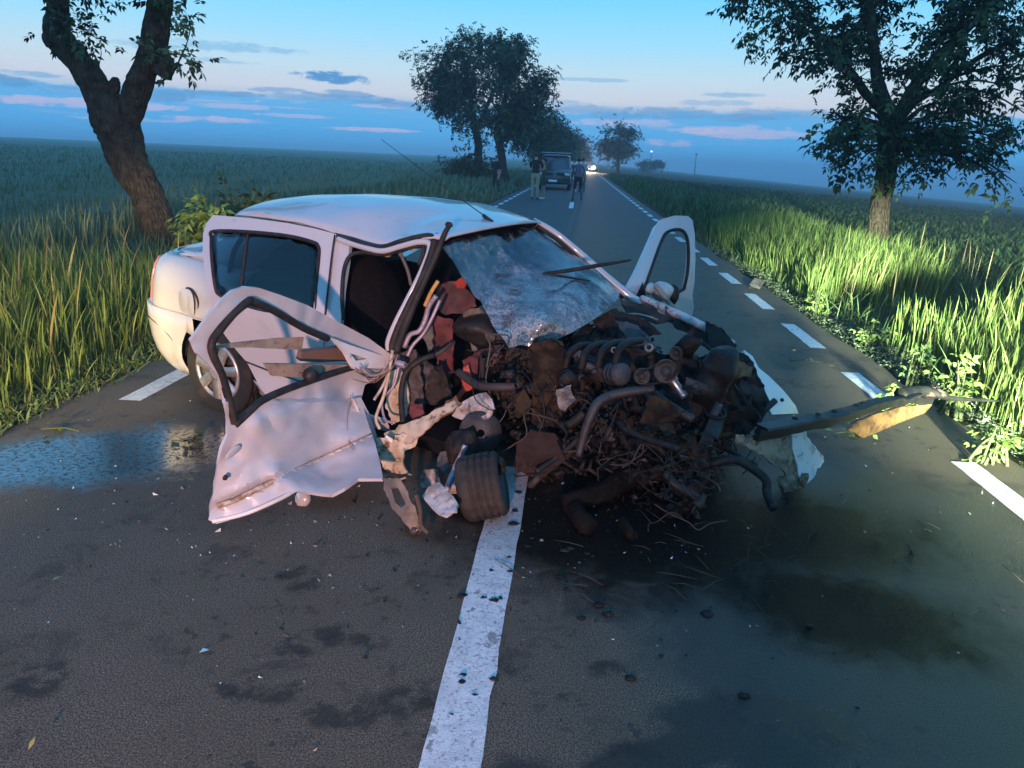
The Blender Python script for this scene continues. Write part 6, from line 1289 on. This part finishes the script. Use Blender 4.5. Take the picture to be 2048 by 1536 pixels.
em.tube([(-.06, -.08, .955), (-.02, -.08, .89), (0, -.08, .92), (.02, -.08, .89), (.06, -.08, .955)], .009, 5).tube([(-.09, -.08, .90), (-.045, -.08, .80), (0, -.08, .87), (.045, -.08, .80), (.09, -.08, .90)], .009, 5); em.build('emblem', chrome, van)
MB().box((0, 1.15, 2.01), (1.72, .22, .05), bev=.02).build('roof_rack', silver, van); MB().box((0, 1.02, 1.885), (1.3, .10, .05), bev=.02).build('roof_edge', mat('roof_sheen', (.35, .38, .42), .3, coat=.5), van)  # pale roof edge strip paints the sky's reflection on the dark van
cp = [(.05, .28), (.0, .45), (.03, .72), (.8, .92), (1.25, .98), (1.95, 1.50), (3.3, 1.56), (4.1, 1.1), (4.25, .5), (4.1, .28)]
def plain_car(label, x, y, m, lit=0.0):
    c_ = vehicle('car', label, 'car', x, y, cp, [('windshield', [(-.66, 1.28, 1.02), (.66, 1.28, 1.02), (.58, 1.88, 1.46), (-.58, 1.88, 1.46)]), ('side_window', [(.815, 1.6, 1.02), (.815, 3.2, 1.02), (.74, 3.0, 1.46), (.74, 2.1, 1.46)])], 1.74, m, (.8, 3.3), belt=.95)
    lm = lensm if not lit else mat('lit_headlight', (1, .9, .7), .4, emit=(1.0, .78, .42), estr=lit)
    for s in (-1, 1): MB().lathe([(.001, -.02), (.22 if lit else .10, -.01), (.25 if lit else .11, .03)], (s * .60, -.03, .68), (0, -1, 0), 16).build('headlight', lm, c_)
    MB().box((0, -.02, .45), (1.6, .08, .16), bev=.03).build('bumper', plastic, c_); MB().box((0, -.07, .47), (.5, .01, .11)).build('licence_plate', platem, c_)
    return c_
pc = mat('pale_car_paint', (.42, .45, .5), .3, coat=.6)
plain_car('pale car standing behind the dark van', at(1143, 340, 54)[0], 54, pc)
plain_car('second pale car in the queue behind the van', at(1152, 335, 64)[0], 64, pc)
lc_ = plain_car('distant car with its headlights shining on the road', at(1180, 330, 125)[0], 125, mat('grey_car_paint', (.08, .08, .09), .3, coat=.5), lit=400.0)
hx = at(1180, 330, 125)[0]
headlamp('headlamp', (hx, 124.6, .75), (hx + .3, 90, .1), 9000, (1.0, .75, .42), 50, .6, .15)

# far things on the right
ly = 250.0; b = at(1303, 303, ly); g_ = gz(b[0], ly); sl = tag(empty('street_lamp', (b[0], ly, g_)), 'tiny lit street lamp on a pole beyond the lone round tree', 'street lamp')
MB().tube([(0, 0, 0), (0, 0, b[2] - g_)], [.12, .08], 8).build('pole', darkmet, sl); MB().blob((0, 0, b[2] - g_), (.30, .30, .2), 1, 0, 6).build('lamp_head', mat('lit_lamp', (1, 1, 1), .5, emit=(.85, .95, 1.0), estr=2.5), sl)
my = 420.0; b = at(1393, 307, my); g_ = gz(b[0], my); ms_ = tag(empty('mast', (b[0], my, g_)), 'thin dark mast far off on the right skyline', 'mast')
MB().tube([(0, 0, 0), (0, 0, b[2] - g_)], [.28, .16], 8).build('pole', darkmet, ms_); MB().box((0, 0, b[2] - g_ - .4), (1.6, .3, .5), bev=.1).build('antenna_head', darkmet, ms_)
yh = 235.0; c0 = at(1290, 329, yh); shrub('bush', 'low dark bushes on the skyline left of the street lamp', [B_(1285, 325, 14, 4, yh), B_(1305, 326, 14, 3, yh), B_(1325, 328, 12, 2.5, yh)], 420, .6, 91, leafm, (c0[0], yh, gz(c0[0], yh)), 'bush', nst=6, clump=.3)
